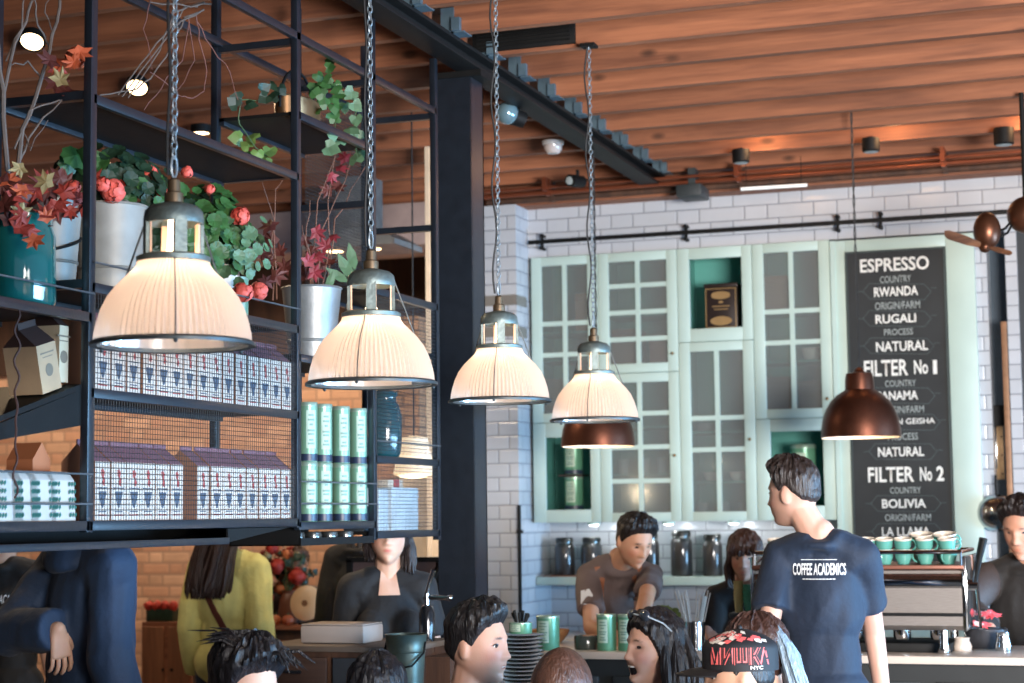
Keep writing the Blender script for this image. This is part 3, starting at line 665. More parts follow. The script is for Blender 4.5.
# ---------------------------------------------------------------- back counter, serving counter
stone = mat('pale_stone', (206, 190, 176), .35, 0, .06, 6, coat=.2); blackp = mat('black_panel', (36, 38, 38), .5)
root = thing('back_counter', (-2.1, 10, 0), 'low back counter with white worktop along the tiled wall', 'counter')
m = MB(); m.box((-3.41, 9.72, .06), (-.9, 10.33, .88)); m.build('cabinet_base', mint_in, root); m = MB(); m.box((-3.415, 9.68, .88), (-.89, 10.335, .92), bev=.004); m.build('worktop', stone, root)
CY0, CY1, CZ = 7.0, 7.62, 1.06
root = thing('serving_counter', (-1.2, 7.3, 0), 'long serving counter with pale stone top and dark front, baristas behind it', 'counter')
m = MB(); m.box((-2.57, CY0, CZ-.03), (.9, CY1, CZ), bev=.004); m.build('worktop', stone, root)
m = MB(); m.box((-2.54, CY0+.06, .08), (.86, CY1-.04, CZ-.03)); m.build('front_panel', blackp, root)
m = MB()
for i in range(8): x = -2.5+i*.42; m.box((x, CY0+.045, .12), (x+.36, CY0+.06, CZ-.10), bev=.004)
m.build('panel_moulding', mat('charcoal_panel', (46, 50, 52), .5), root)
m = MB(); m.box((-2.5, CY0+.1, 0), (.8, CY1-.1, .08)); m.build('plinth', steel_dark, root)
# ================================================================ goods on the shelving unit
box_white = mat('box_white', (204, 188, 174), .6, 0, .05, 8); box_mauve = mat('box_mauve', (128, 88, 98), .6); p_red = mat('print_red', (168, 70, 66), .7); p_blue = mat('print_blue', (74, 84, 100), .7)
def coffee_box_mesh():
    w_, d, h, g = .036, .105, .158, .048
    m = MB()
    m.add([(0, -w_, 0), (0, w_, 0), (0, w_, h), (0, -w_, h), (-d, -w_, 0), (-d, w_, 0), (-d, w_, h), (-d, -w_, h), (-d*.55, -w_, h+g), (-d*.55, w_, h+g)],
          [(0, 1, 2, 3), (5, 4, 7, 6), (0, 4, 5, 1)])
    m.cur = 4; m.add([(0, w_, 0), (-d, w_, 0), (-d, w_, h), (-d*.55, w_, h+g), (0, w_, h), (0, -w_, 0), (-d, -w_, 0), (-d, -w_, h), (-d*.55, -w_, h+g), (0, -w_, h)], [(0, 1, 2, 3, 4), (9, 8, 7, 6, 5)])
    m.cur = 1; m.add([(0, w_, h), (0, -w_, h), (-d*.55, -w_, h+g), (-d*.55, w_, h+g), (-d, w_, h), (-d, -w_, h)], [(1, 0, 3, 2), (3, 4, 5, 2)])
    m.box((-d*.57, -w_, h+g), (-d*.53, w_, h+g+.012))
    m.cur = 2
    m.add([(.0006, y, z) for y, z in ((-.008, .135), (.002, .140), (.010, .128), (.006, .118), (.014, .104), (.008, .092), (-.002, .098), (.002, .112), (-.006, .120))], [tuple(range(9))])
    m.add([(.0006, y, z) for y, z in ((-.022, .012), (.022, .012), (.022, .016), (-.022, .016))], [(0, 1, 2, 3)])
    m.cur = 3
    m.add([(.0006, y, z) for y, z in ((-.020, .078), (.020, .078), (.017, .064), (.004, .034), (-.004, .034), (-.017, .064))], [tuple(range(6))])
    m.add([(.0006, y, z) for y, z in ((-.026, .086), (.026, .086), (.026, .089), (-.026, .089))], [(0, 1, 2, 3)])
    m.add([(.0006, y, z) for y, z in ((-.020, .022), (.020, .022), (.020, .025), (-.020, .025))], [(0, 1, 2, 3)])
    return m
proto = coffee_box_mesh().build('coffee_box', None, smooth=False, mats=[box_white, box_mauve, p_red, p_blue, mat('kraft_side', (150, 104, 78), .7)])
first = True
for (z, n, row) in ((1.6005, 15, 'lower'), (1.9505, 15, 'upper')):
    for i in range(n):
        y = 4.262+i*.0785
        if row == 'lower' and i == 6: continue
        o = proto if first else proto.copy()
        if not first: COL.objects.link(o)
        first = False
        o.location = (-2.672-random.random()*.006, y+random.uniform(-.001, .001), z); o.rotation_euler.z = random.uniform(-.03, .03)
        tag(o, 'white gable topped coffee coffee box in the %s row behind wire mesh' % row, 'box', 'coffee boxes in the %s mesh fronted row' % row)
# tins in two tiers
n_ = 0
ordn = ('first', 'second', 'third', 'fourth')
for k, (z, tier) in enumerate(((1.5885, 'lower'), (1.7895, 'upper'))):
    for i, px in enumerate((308, 323, 341, 359)):
        p = atX(px, 500, -2.70)
        tin(-2.70, min(max(p.y, 5.46), 5.98), z, .0318, .2, 'tall pale green canister, %s from the left in the %s tier on the shelving' % (ordn[i], tier), 'pale green canisters in two tiers', body=tin_pale, ang=-.75, name='coffee_canister', cat='canister')
# dark cans in the tray under the tins
for i in range(4):
    m = MB(); m.lathe([(.001, 0), (.028, 0), (.03, .004), (.03, .036), (.028, .040), (.001, .040)], 20); o = m.build('small_can', mat('can_chrome', (140, 140, 136), .2, .9)); o.location = (-2.72, 5.52+i*.13, 1.5145)
    tag(o, 'small shiny can in the shallow tray under the green canisters', 'can', 'shiny cans in the under tray')
# teal glazed jar, white boxes
m = MB(); p = atX(395, 455, -2.79); m.lathe([(.001, 0), (.052, 0), (.062, .03), (.066, .10), (.064, .17), (.054, .205), (.046, .215), (.044, .235), (.050, .245), (.044, .245), (.04, .22), (.001, .22)], 32)
root = thing('ginger_jar', (-2.79, 6.43, 1.8225), 'dark teal glazed jar on the shelf right of the green canisters', 'jar'); m.build('jar_body', mat('teal_glaze', (22, 74, 84), .12, 0, .3, 10, coat=.8), root, world=False)
m = MB(); m.lathe([(.052, .245), (.05, .255), (.02, .268), (.001, .27)], 28); m.build('jar_lid', mat('teal_glaze', (22, 74, 84)), root, world=False)
pb = mat('pale_blue_card', (196, 208, 214), .6)
for (ya, yb, h, lab) in ((6.14, 6.23, .155, 'narrow pale blue box standing left of the wider one on the lowest mesh shelf'), (6.26, 6.52, .16, 'wide pale blue box on the lowest mesh shelf beside the steel column')):
    m = MB(); m.box((-2.80, ya, 0), (-2.69, yb, h), bev=.003); m.box((-2.802, ya-.002, h*.78), (-2.688, yb+.002, h*.80)); o = m.build('gift_box', pb); o.location = (0, 0, 1.5505); tag(o, lab, 'box')
m = MB(); m.box((-.03, -.07, 0), (.03, .07, .03), bev=.004); m.cur = 1; m.box((-.031, -.02, .0), (.031, .03, .031)); o = m.build('snack_packet', None, mats=[mat('cream_pack', (210, 196, 176), .5), p_red]); o.location = (-2.75, 6.37, 1.7107); tag(o, 'small red and cream packet lying on the wide pale blue box', 'packet')
m = MB(); m.box((-.04, -.05, 0), (.04, .05, .09), bev=.004); o = m.build('leaflet_holder', mat('dark_card', (44, 50, 56), .6)); o.location = (-2.74, 6.075, 1.5505); tag(o, 'small dark leaflet holder left of the pale blue boxes', 'holder')
# bags, cartons and boxes in the left bay
leafp = mat('leaf_print', (54, 104, 92), .6); 
for i, px in enumerate((3, 19, 37, 57)):
    p = atX(px, 505, -2.70); m = MB(); m.prism([(-.036, 0), (.036, 0), (.030, .105), (.012, .128), (-.012, .128), (-.030, .105)], -.055, .055, axis=1)
    for q in range(-4, 5):
        for z in (.015, .035, .055, .075, .095):
            if abs(q) < 2: continue
            m.cur = 1; a = q*.012+((z*100) % 2)*.004; m.add([(.0375-.0005-z*.055+.0012, a-.003, z-.007), (.0375-.0005-z*.055+.0012, a+.005, z), (.0375-.0005-z*.055+.0012, a+.002, z+.008), (.0375-.0005-z*.055+.0012, a-.006, z+.002)], [(0, 1, 2, 3)])
    o = m.build('tea_bag_pouch', None, mats=[mat('pouch_paper', (188, 182, 174), .7), leafp], smooth=False); o.location = (-2.715, p.y, 1.6005); tag(o, '%s white pouch with green leaf print on the bottom left shelf' % ('leftmost', 'second', 'third', 'rightmost')[i], 'pouch', 'leaf print pouches')
orange_c = mat('orange_carton', (172, 104, 66), .7)
m = MB(); m.box((-.04, -.04, 0), (.04, .04, .16)); m.prism([(-.04, .16), (.04, .16), (0, .205)], -.04, .04, axis=0); o = m.build('carton', orange_c, smooth=False); o.location = (-2.79, 4.09, 1.6005); tag(o, 'tall orange brown carton at the right end of the bottom left shelf', 'carton')
m = MB(); m.box((-.09, -.12, 0), (.0, .12, .014), bev=.003); m.box((-.09, -.12, .014), (-.082, .12, .05)); m.box((-.008, -.12, .014), (0, .12, .03)); o = m.build('wooden_tray', mat('dark_brown_wood', (74, 42, 34), .5)); o.location = (-2.80, 3.86, 1.6005); tag(o, 'dark brown wooden tray behind the leaf print pouches', 'tray')
def gable_carton(loc, rx, w_, h, label, m_):
    root = thing('gable_carton', loc, label, 'carton'); root.rotation_euler.x = rx
    m = MB(); m.box((-.05, -w_, 0), (.05, w_, h)); m.build('carton_body', m_, root, world=False, smooth=False)
    m = MB(); m.add([(-.05, -w_, h), (.05, -w_, h), (.05, w_, h), (-.05, w_, h), (0, -w_*.9, h+.045), (0, w_*.9, h+.045)], [(0, 1, 4), (2, 3, 5), (1, 2, 5, 4), (3, 0, 4, 5)]); m.box((-.002, -w_*.9, h+.04), (.002, w_*.9, h+.06)); m.build('gable_top', mat('dark_gable', (58, 40, 36), .6), root, world=False, smooth=False)
    m = MB(); m.prism([(.017*math.cos(t*PI/8), h*.45+.017*math.sin(t*PI/8)) for t in range(16)], .0501, .0507, axis=0); m.box((.0501, -.03, h*.80), (.0506, .03, h*.83)); m.box((.0501, -.022, h*.72), (.0506, .022, h*.74)); m.build('stamp', mat('stamp_grey', (120, 108, 92), .7), root, world=False, smooth=False)
gable_carton((-2.74, 4.045, 1.936), .27, .044, .125, 'kraft gable carton with a round stamp leaning on the sloping shelf', mat('kraft_pale', (178, 150, 118), .75))
gable_carton((-2.76, 4.126, 1.964), .0, .021, .15, 'narrow cream carton upright at the high end of the sloping shelf', mat('cream_card', (196, 180, 152), .75))

# ---------------------------------------------------------------- pots and plants
zinc = mat('zinc', (140, 142, 142), .45, .5, .3, 9, .1); zinc_w = mat('whitewashed_zinc', (146, 142, 134), .5, .15, .2, 12)
leafg = mat('leaf_green', (50, 88, 42), .5, 0, .35, 30); leafd = mat('leaf_dark', (28, 50, 32), .5, 0, .3, 30); leafy = mat('leaf_lime', (104, 130, 66), .5, 0, .3, 30); sage = mat('leaf_sage', (86, 116, 84), .5, 0, .3, 20)
coral = mat('coral_petal', (226, 98, 84), .6, 0, .2, 60); redl = mat('leaf_red', (150, 52, 40), .6, 0, .4, 18); brownl = mat('leaf_brown', (92, 44, 38), .6, 0, .4, 18); orl = mat('leaf_orange', (196, 92, 56), .6, 0, .35, 18); tanl = mat('leaf_tan', (176, 158, 112), .6, 0, .3, 18)
twig = mat('grey_twig', (104, 88, 78), .8, 0, .25, 30); stemg = mat('stem_green', (74, 96, 60), .6)
def leaf_pts(kind, s):
    if kind == 'round': return [(s*math.cos(a)*(1+.06*math.cos(9*a)), s*math.sin(a)*(1+.06*math.cos(9*a))) for a in [2*PI*i/18+.0 for i in range(18)]]
    if kind == 'heart': return [(0, -s*.2), (s*.45, -s*.45), (s*.8, -s*.1), (s*.6, s*.5), (0, s*1.15), (-s*.6, s*.5), (-s*.8, -s*.1), (-s*.45, -s*.45)]
    if kind == 'long': return [(0, -s), (s*.34, -s*.4), (s*.36, s*.3), (0, s*1.2), (-s*.36, s*.3), (-s*.34, -s*.4)]
    return [(r*s*math.sin(a), r*s*math.cos(a)) for a, r in ((0, 1.1), (.35, .55), (.75, 1.0), (1.15, .5), (1.7, .85), (2.3, .4), (3.14, .55), (-2.3, .4), (-1.7, .85), (-1.15, .5), (-.75, 1.0), (-.35, .55))]
def add_leaf(m, c, s, kind, nrm, spin, cup=.18):
    n = Vector(nrm).normalized(); q = n.to_track_quat('Z', 'Y').to_matrix(); c = Vector(c); pts = leaf_pts(kind, s)
    vs = [c+q@Vector((0, 0, 0))]
    for (x, y) in pts:
        X = x*math.cos(spin)-y*math.sin(spin); Y = x*math.sin(spin)+y*math.cos(spin); vs.append(c+q@Vector((X, Y, cup*s*((x*x+y*y)/(s*s))+random.uniform(-.04, .04)*s)))
    k = len(pts); m.add(vs, [(0, 1+i, 1+(i+1) % k) for i in range(k)])
def foliage(name, root, c, rad, n, size, kind, m_, up=.4, seed=1):
    rng = random.Random(seed); m = MB(); c = Vector(c)
    for i in range(n):
        d = Vector((rng.gauss(0, 1), rng.gauss(0, 1), rng.gauss(0, 1))).normalized(); t = rng.uniform(.45, 1)
        p = c+Vector((d.x*rad[0], d.y*rad[1], d.z*rad[2]))*t
        add_leaf(m, p, size*rng.uniform(.7, 1.2), kind, (d.x+.35+rng.uniform(-.4, .4), d.y-.5+rng.uniform(-.4, .4), d.z*.6+up), rng.uniform(0, 6.28))
    return m.build(name, m_, root, smooth=False)
def flower_head(root, c, r, m_=None, seed=0):
    rng = random.Random(seed); m = MB(); c = Vector(c)
    for i in range(64):
        d = Vector((rng.gauss(0, 1), rng.gauss(0, 1), rng.gauss(0, 1))).normalized(); add_leaf(m, c+d*r*rng.uniform(.7, 1), r*.30, 'round', d, rng.uniform(0, 6), -.25)
    m.ball(c, r*.6, 10, 7); return m.build('flower_head', m_ or coral, root, smooth=False)
def pot_mesh(rt, rb, h, band=True):
    m = MB(); m.lathe([(.001, 0), (rb, 0), (rb+(rt-rb)*.5, h*.5), (rt, h*.97), (rt+.004, h*.985), (rt+.002, h), (rt-.006, h), (rt-.01, h*.9), (.001, h*.88)], 36)
    if band:
        for zz in (.28, .30): r = rb+(rt-rb)*zz+.001; m.lathe([(r, h*(zz-.008)), (r+.003, h*zz), (r, h*(zz+.008))], 36)
    return m
def pick(px, py, X): p = atX(px, py, X); return p
# big whitewashed bucket with geranium
root = thing('geranium_bucket', (-2.79, 4.475, 2.2325), 'large pale zinc bucket of coral geraniums behind the nearest pendant lamp', 'potted plant')
pot_mesh(.105, .085, .26).build('bucket', zinc_w, root, world=False)
foliage('leaves', root, (-2.80, 4.53, 2.56), (.13, .26, .11), 210, .021, 'round', leafd, seed=3)
foliage('leaves_light', root, (-2.76, 4.62, 2.54), (.10, .2, .09), 60, .020, 'round', leafg, seed=4)
for i, (px, py, r) in enumerate(((113, 190, .040), (149, 174, .028), (103, 184, .024), (163, 193, .022), (145, 208, .018), (210, 189, .018), (74, 187, .02))):
    flower_head(root, pick(px, py, -2.72), r, seed=i)
root = thing('geranium_pot', (-2.78, 5.13, 2.2325), 'tall white pot of leafy coral geraniums right of the nearest pendant lamp', 'potted plant')
pot_mesh(.05, .04, .17, False).build('pot', white_p, root, world=False)
foliage('leaves', root, (-2.77, 5.02, 2.50), (.10, .21, .14), 230, .022, 'round', leafg, seed=6)
foliage('leaves_dark', root, (-2.84, 5.0, 2.47), (.08, .24, .17), 200, .022, 'round', leafd, seed=7)
foliage('leaves_light', root, (-2.70, 5.12, 2.46), (.06, .14, .13), 50, .019, 'round', sage, seed=8)
for i, (px, py, r) in enumerate(((240, 216, .034), (243, 293, .036), (259, 291, .034), (187, 172, .02))): flower_head(root, pick(px, py, -2.665 if py > 250 else -2.68), r, seed=20+i)
# second bucket, teal glass vase with autumn leaves and branches (left bay)
root = thing('zinc_pail', (-2.84, 4.262, 2.2325), 'pale zinc pail between the teal glass vase and the geranium bucket', 'pail')
pot_mesh(.08, .062, .25).build('pail_body', zinc_w, root, world=False)
m = MB(); m.tube([(.0+.077*math.cos(a), .077*math.sin(a), .125+.03*math.sin(a)) for a in [i*PI/12-.5*PI for i in range(13)]], .004, 6); m.build('bail_handle', steel_dark, root, world=False)
root = thing('autumn_leaf_vase', (-2.785, 4.03, 2.1505), 'teal glass vase holding bare branches and red autumn leaves on the left shelf', 'vase')
m = MB(); m.lathe([(.001, 0), (.085, 0), (.095, .02), (.092, .19), (.082, .22), (.086, .245), (.08, .245), (.076, .22), (.086, .18), (.086, .02), (.001, .015)], 36); m.build('glass_vase', mat('teal_glass', (24, 96, 92), .06, 0, .15, 8, coat=.8), root, world=False)
def branch(m, pts, X0, X1, r0_, r1_):
    k = len(pts); P = [atX(a, b, X0+(X1-X0)*i/(k-1)) for i, (a, b) in enumerate(pts)]
    Q = []
    for i in range(k-1):
        for t in (0, .33, .66): q = P[i].lerp(P[i+1], t); Q.append(q+Vector((random.uniform(-1, 1), random.uniform(-1, 1), random.uniform(-1, 1)))*.004)
    Q.append(P[-1]); n = len(Q); m.tube(Q, [r0_+(r1_-r0_)*i/(n-1) for i in range(n)], 6)
BR = [([(8, 235), (6, 170), (3, 90), (-4, 30)], .007, .006), ([(10, 235), (22, 130), (42, 80), (54, 35), (60, -8)], .007, .004), ([(3, 100), (14, 45), (30, 10), (38, -12)], .005, .003), ([(14, 150), (30, 110), (60, 100)], .003, .002),
      ([(20, 160), (35, 128), (62, 100)], .004, .002), ([(6, 60), (20, 30), (26, -10)], .003, .002), ([(42, 80), (28, 62), (10, 66)], .003, .0015), ([(50, 50), (38, 25), (34, -5)], .003, .002), ([(22, 130), (30, 150), (48, 120)], .002, .001), ([(54, 35), (46, 12), (50, -10)], .002, .001)]
for pts, a, b in BR:
    m = MB(); branch(m, pts, -2.78, -2.74, a, b); m.build('branch', twig, root)
def leaf_group(root, spots, X, m_, name, kind='lobed', s=.045, seed=0):
    rng = random.Random(seed); m = MB()
    for (px, py) in spots:
        p = atX(px, py, X+rng.uniform(-.05, .03)); add_leaf(m, p, s*rng.uniform(.8, 1.2), kind, (.5+rng.uniform(-.5, .5), -.8+rng.uniform(-.4, .4), .25+rng.uniform(-.5, .5)), rng.uniform(0, 6.3), rng.choice((-.3, .3)))
    return m.build(name, m_, root, smooth=False)
leaf_group(root, [(36, 190), (60, 203), (22, 215), (72, 187), (12, 196), (48, 215), (75, 60), (58, 68), (20, 228), (84, 205), (30, 230), (45, 182), (64, 192), (80, 198), (70, 210), (88, 202), (54, 206), (92, 180)], -2.70, redl, 'red_leaves', s=.036, seed=1)
leaf_group(root, [(4, 205), (30, 205), (48, 195), (60, 178), (16, 182), (50, 60), (56, 82), (66, 92), (8, 220), (40, 225), (70, 215), (2, 185), (24, 196), (88, 190), (66, 182), (78, 206), (84, 214), (58, 214), (50, 188)], -2.74, brownl, 'brown_leaves', s=.04, seed=2)
leaf_group(root, [(10, 180), (34, 240), (62, 62), (46, 218), (22, 190), (74, 62), (80, 52)], -2.68, orl, 'orange_leaves', s=.036, seed=3)
leaf_group(root, [(20, 168), (46, 182), (86, 188), (22, 212), (60, 80)], -2.68, tanl, 'tan_leaves', s=.036, seed=4)
leaf_group(root, [(76, 155), (84, 160), (100, 162), (94, 170), (70, 163)], -2.74, leafg, 'green_leaves', 'round', s=.035, seed=5)
flower_head(root, atX(76, 58, -2.72), .035, orl, 9)
# zinc bucket with dried plant, right of the second post
root = thing('zinc_bucket', (-2.795, 5.80, 2.1405), 'silver zinc bucket with sage leaf and dried stems above the green canisters', 'potted plant')
pot_mesh(.105, .078, .27).build('bucket', zinc, root, world=False)
m = MB()
for (px, py, sp, s) in ((346, 268, .5, .055), (352, 258, .2, .05), (338, 276, 1.0, .045), (330, 282, -.3, .04)): add_leaf(m, atX(px, py, -2.72), s, 'long', (.5, -.9, .2), sp, .1)
m.build('sage_leaf', sage, root, smooth=False)
for i, pts in enumerate(([(318, 290), (322, 230), (345, 180), (362, 130)], [(322, 290), (330, 240), (328, 200), (336, 150)], [(314, 290), (306, 240), (310, 200)], [(326, 290), (336, 220), (352, 190), (375, 150)], [(310, 290), (318, 200), (334, 160)], [(320, 290), (308, 250), (302, 225)])):
    m = MB(); branch(m, pts, -2.80, -2.76, .003, .0012); m.build('dried_stem', mat('dry_stem', (120, 82, 66), .8), root)
leaf_group(root, [(316, 232), (326, 246), (318, 256), (334, 236), (308, 262), (340, 168), (332, 176), (345, 158), (314, 272)], -2.76, mat('leaf_crimson', (132, 44, 52), .6, 0, .3, 20), 'crimson_leaves', s=.035, seed=6)
leaf_group(root, [(322, 266), (312, 250), (330, 262), (304, 240), (306, 275), (338, 186), (328, 190)], -2.80, brownl, 'brown_leaves', s=.04, seed=7)
# tins behind the geranium pot
tin(-2.84, 5.20, 2.2325, .042, .15, 'short green tin on the middle shelf, half hidden by geraniums', 'green tins on the middle shelf', body=tin_green, ang=-.8, base=False)
tin(-2.84, 5.32, 2.2325, .042, .16, 'taller pale green tin on the middle shelf, beside the second post', 'green tins on the middle shelf', body=tin_pale, ang=-.8, base=False)
# dried arrangement behind
root = thing('dried_flower_vase', (-2.90, 5.36, 2.2325), 'dark vase with dried brown flowers against the back of the middle shelf', 'vase')
m = MB(); m.lathe([(.001, 0), (.03, 0), (.036, .05), (.02, .11), (.024, .13), (.001, .12)], 20); m.build('vase_body', mat('dark_vase', (60, 36, 34), .3), root, world=False)
leaf_group(root, [(272, 240), (268, 262), (280, 252), (276, 276), (266, 282), (284, 268), (270, 226), (262, 254)], -2.88, brownl, 'dried_leaves', s=.042, seed=8)
for pts in ([(274, 300), (272, 240), (276, 190), (284, 178)], [(276, 300), (274, 220), (262, 182)]):
    m = MB(); branch(m, pts, -2.90, -2.88, .003, .001); m.build('dried_stem', mat('dry_stem', (120, 82, 66)), root)
# copper planter with ivy on the top shelf
root = thing('copper_planter', (-2.80, 5.70, 2.9525), 'oval copper planter with a bail handle and trailing ivy on the top shelf', 'planter')
m = MB(); Mx = Matrix.Diagonal((.8, 1.75, 1, 1)); m.lathe([(.001, 0), (.068, 0), (.075, .01), (.078, .10), (.082, .105), (.076, .108), (.07, .09), (.001, .09)], 40, M=Mx); m.build('planter_body', mat('dull_copper', (150, 112, 78), .35, .8, .35, 8), root, world=False)
m = MB(); m.tube([(.0, .14*math.cos(a), .06+.155*math.sin(a)) for a in [PI*i/16 for i in range(17)]], .005, 8); m.build('bail_handle', steel_dark, root, world=False)
leaf_group(root, [(318, 75), (326, 88), (333, 98), (322, 100), (340, 90), (328, 68), (338, 110), (312, 90), (320, 110), (345, 105), (330, 118), (322, 82), (330, 78), (336, 84), (326, 104), (342, 98), (316, 96), (334, 106), (324, 94), (338, 118), (330, 60)], -2.70, leafg, 'ivy_leaves', 'heart', s=.03, seed=11)
leaf_group(root, [(352, 92), (354, 104), (356, 118), (350, 128), (358, 138), (333, 132), (340, 142), (328, 148), (362, 150), (356, 160)], -2.68, sage, 'trailing_leaves', 'heart', s=.034, seed=12)
leaf_group(root, [(240, 98), (248, 104), (236, 105), (262, 90), (272, 84), (280, 88), (266, 97), (276, 96)], -2.76, leafd, 'ivy_leaves_dark', 'heart', s=.028, seed=13)
leaf_group(root, [(240, 138), (248, 146), (258, 152), (266, 158), (244, 154), (254, 138), (270, 150)], -2.88, leafy, 'drooping_leaves', 'heart', s=.034, seed=14)
m = MB(); 
for pts in ([(335, 95), (350, 88), (356, 110), (354, 140), (358, 158)], [(330, 100), (334, 125), (336, 150)]): branch(m, pts, -2.74, -2.68, .0025, .0015)
for pts in ([(262, 100), (240, 100), (238, 125), (256, 148), (270, 156)],): branch(m, pts, -2.80, -2.88, .0025, .0015)
m.build('vine_stem', stemg, root)
# bundle of vines tied high on the unit
root = thing('vine_bundle', tuple(atX(185, 5, -2.78)), 'bundle of bare curling vines tied up high behind the nearest lamp chain', 'vines')
for i, pts in enumerate(([(205, 3), (185, 8), (165, 35), (140, 65), (118, 95)], [(200, 12), (180, 20), (150, 58), (122, 97)], [(196, 5), (175, 12), (160, 50), (128, 98)], [(212, 4), (190, 6), (150, 2)], [(205, 10), (185, 18), (172, 45), (150, 80), (130, 92), (100, 95)],
                         [(196, 15), (200, 40), (206, 70), (203, 92), (192, 99), (182, 96), (172, 88), (150, 72)], [(196, 18), (212, 50), (230, 72), (238, 100)], [(190, 20), (182, 60), (160, 88), (144, 110)], [(188, 14), (196, 60), (176, 92)], [(150, 0), (144, 30), (152, 70)])):
    m = MB(); branch(m, pts, -2.80, -2.76, .0035 if i < 5 else .0022, .002 if i < 5 else .0012); m.build('vine', twig if i < 5 else mat('red_vine', (116, 74, 64), .8), root)
# dried vine rope hanging at far left bay
m = MB(); pts = [Vector((-2.64+.005*math.sin(i*1.1), 3.815+.006*math.cos(i*.9), 2.12-i*.0125)) for i in range(38)]; m.tube(pts, .003, 5)
o = m.build('vine_rope', mat('dark_vine', (70, 42, 34), .8)); tag(o, 'thin knotted dark vine hanging down the left bay of the shelving', 'vine')
m = MB()
for pts in ([(42, 405), (48, 380), (58, 345), (56, 322)], [(46, 385), (60, 362), (76, 330)], [(70, 350), (66, 330)]): branch(m, pts, -2.85, -2.82, .007, .004)
o = m.build('driftwood_branch', darkwood); tag(o, 'dark crooked branch hanging behind the kraft gable carton', 'branch')
# ================================================================ ceiling fixtures
chrome = mat('chrome', (190, 192, 194), .15, 1, .05); glow = mat('warm_lamp_lens', (255, 222, 180), .4, emit=9, ecol=(255, 214, 160))
def can_light(px, py, Z, r, h, label, power=2.5, up=True):
    p = atZ(px, py, Z); root = thing('ceiling_spotlight', (p.x, p.y, Z), label, 'spotlight', 'small can spotlights on the joists')
    m = MB(); m.lathe([(.001, 0), (r*.86, 0), (r, .006), (r, h), (.001, h)], 24); m.build('can_body', steel_dark, root, world=False)
    m = MB(); m.lathe([(r*.8, -.001), (r*.6, -.004), (.001, -.004)], 20); m.build('lens', mat('lens_grey', (150, 160, 160), .2), root, world=False)
    m = MB(); m.box((-.012, -.012, h), (.012, .012, 3.5-Z)); m.build('bracket', steel_dark, root, world=False)
    q = pointlight('spot_glow', (r*2.4, -.02, h+.01), power, (1, .55, .25), .03); q.parent = root
can_light(741, 163, 3.42, .045, .07, 'small black can spotlight on the joists right of the beam end'); can_light(871, 152, 3.42, .045, .07, 'small black can spotlight on the joists above the chalkboard'); can_light(1004, 145, 3.42, .05, .085, 'small can spotlight on the joists at the far right')
for (px, py, lab) in ((32, 42, 'lit round downlight in the ceiling at the far left'), (137, 88, 'lit round downlight in the ceiling left of the nearest lamp chain')):
    p = atZ(px, py, 3.49); root = thing('ceiling_downlight', p, lab, 'downlight', 'lit downlights in the left ceiling'); root.rotation_euler = (-.62, 0, .35)
    m = MB(); m.lathe([(.045, .0), (.052, .0), (.052, .03), (.02, .05), (.001, .05)], 28); m.build('trim_ring', steel_dark, root, world=False); m = MB(); m.lathe([(.044, .002), (.001, .002)], 28); m.build('lit_lens', glow, root, world=False)
    l = bpy.data.lights.new('downlight_beam', 'SPOT'); l.energy = 60; l.spot_size = 1.7; l.color = (1, .72, .45); l.shadow_soft_size = .04; o = bpy.data.objects.new('downlight_beam', l); COL.objects.link(o); o.parent = root; o.location = (0, 0, -.02)
for (x, y, e) in ((-4.3, 7.7, 75), (-5.6, 7.4, 60), (-8.4, 10.9, 95), (-6.9, 10.9, 105), (-5.6, 11.0, 115), (-4.6, 10.9, 80)):  # lamps added to brighten the brick wall and the people near it
    root = thing('ceiling_downlight', (x, y, 3.46), 'added warm lamp brightening the rear left part of the room', 'downlight', 'added lamps over the rear left of the room')
    m = MB(); m.lathe([(.04, 0), (.05, 0), (.05, .04), (.001, .04)], 20); m.build('trim_ring', steel_dark, root, world=False); m = MB(); m.lathe([(.04, .002), (.001, .002)], 20); m.build('lit_lens', glow, root, world=False)
    l = bpy.data.lights.new('added_wash', 'SPOT'); l.energy = e; l.spot_size = 2.4; l.spot_blend = .6; l.color = (1, .78, .56); l.shadow_soft_size = .05; o = bpy.data.objects.new('added_wash', l); COL.objects.link(o); o.parent = root; o.location = (0, 0, -.02); o.rotation_euler.x = .25
# pipes and conduits along the top of the wall
cop = mat('copper_pipe', (156, 88, 62), .35, .7); 
for i, (y, z, r, m_, x0, x1, lab) in enumerate(((9.72, 3.425, .014, cop, -3.6, 3.4, 'upper copper pipe running along the top of the back wall'), (9.66, 3.445, .009, cop, -3.6, 3.4, 'thin copper pipe in front of the other pipes at the wall top'), (9.80, 3.405, .018, darkwood, -3.6, 3.4, 'dark conduit lowest along the top of the back wall'))):
    m = MB(); m.tube([(x0, y, z), (x1, y, z)], r, 10)
    for k in range(6): x = -3.2+k*1.1; m.box((x-.012, y-.02, z-.02), (x+.012, y+.02, 3.5))
    o = m.build('ceiling_pipe', m_); tag(o, lab, 'pipe', 'pipes along the wall top')
root = thing('strip_light', tuple(atY(775, 187, 9.62)), 'slim white strip light under the pipes above the cupboards', 'light'); a = atY(741, 189, 9.62); b = atY(807, 185, 9.62)
m = MB(); m.tube([a, b], .009, 8); m.build('tube', mat('strip_white', (220, 220, 216), .4, emit=.6, ecol=(230, 235, 240)), root); 
for xx in (a.x+.03, b.x-.03): m = MB(); m.tube([(xx, 9.62, a.z+.005), (xx, 9.62, 3.5)], .002, 6); m.build('hanger', steel_dark, root)
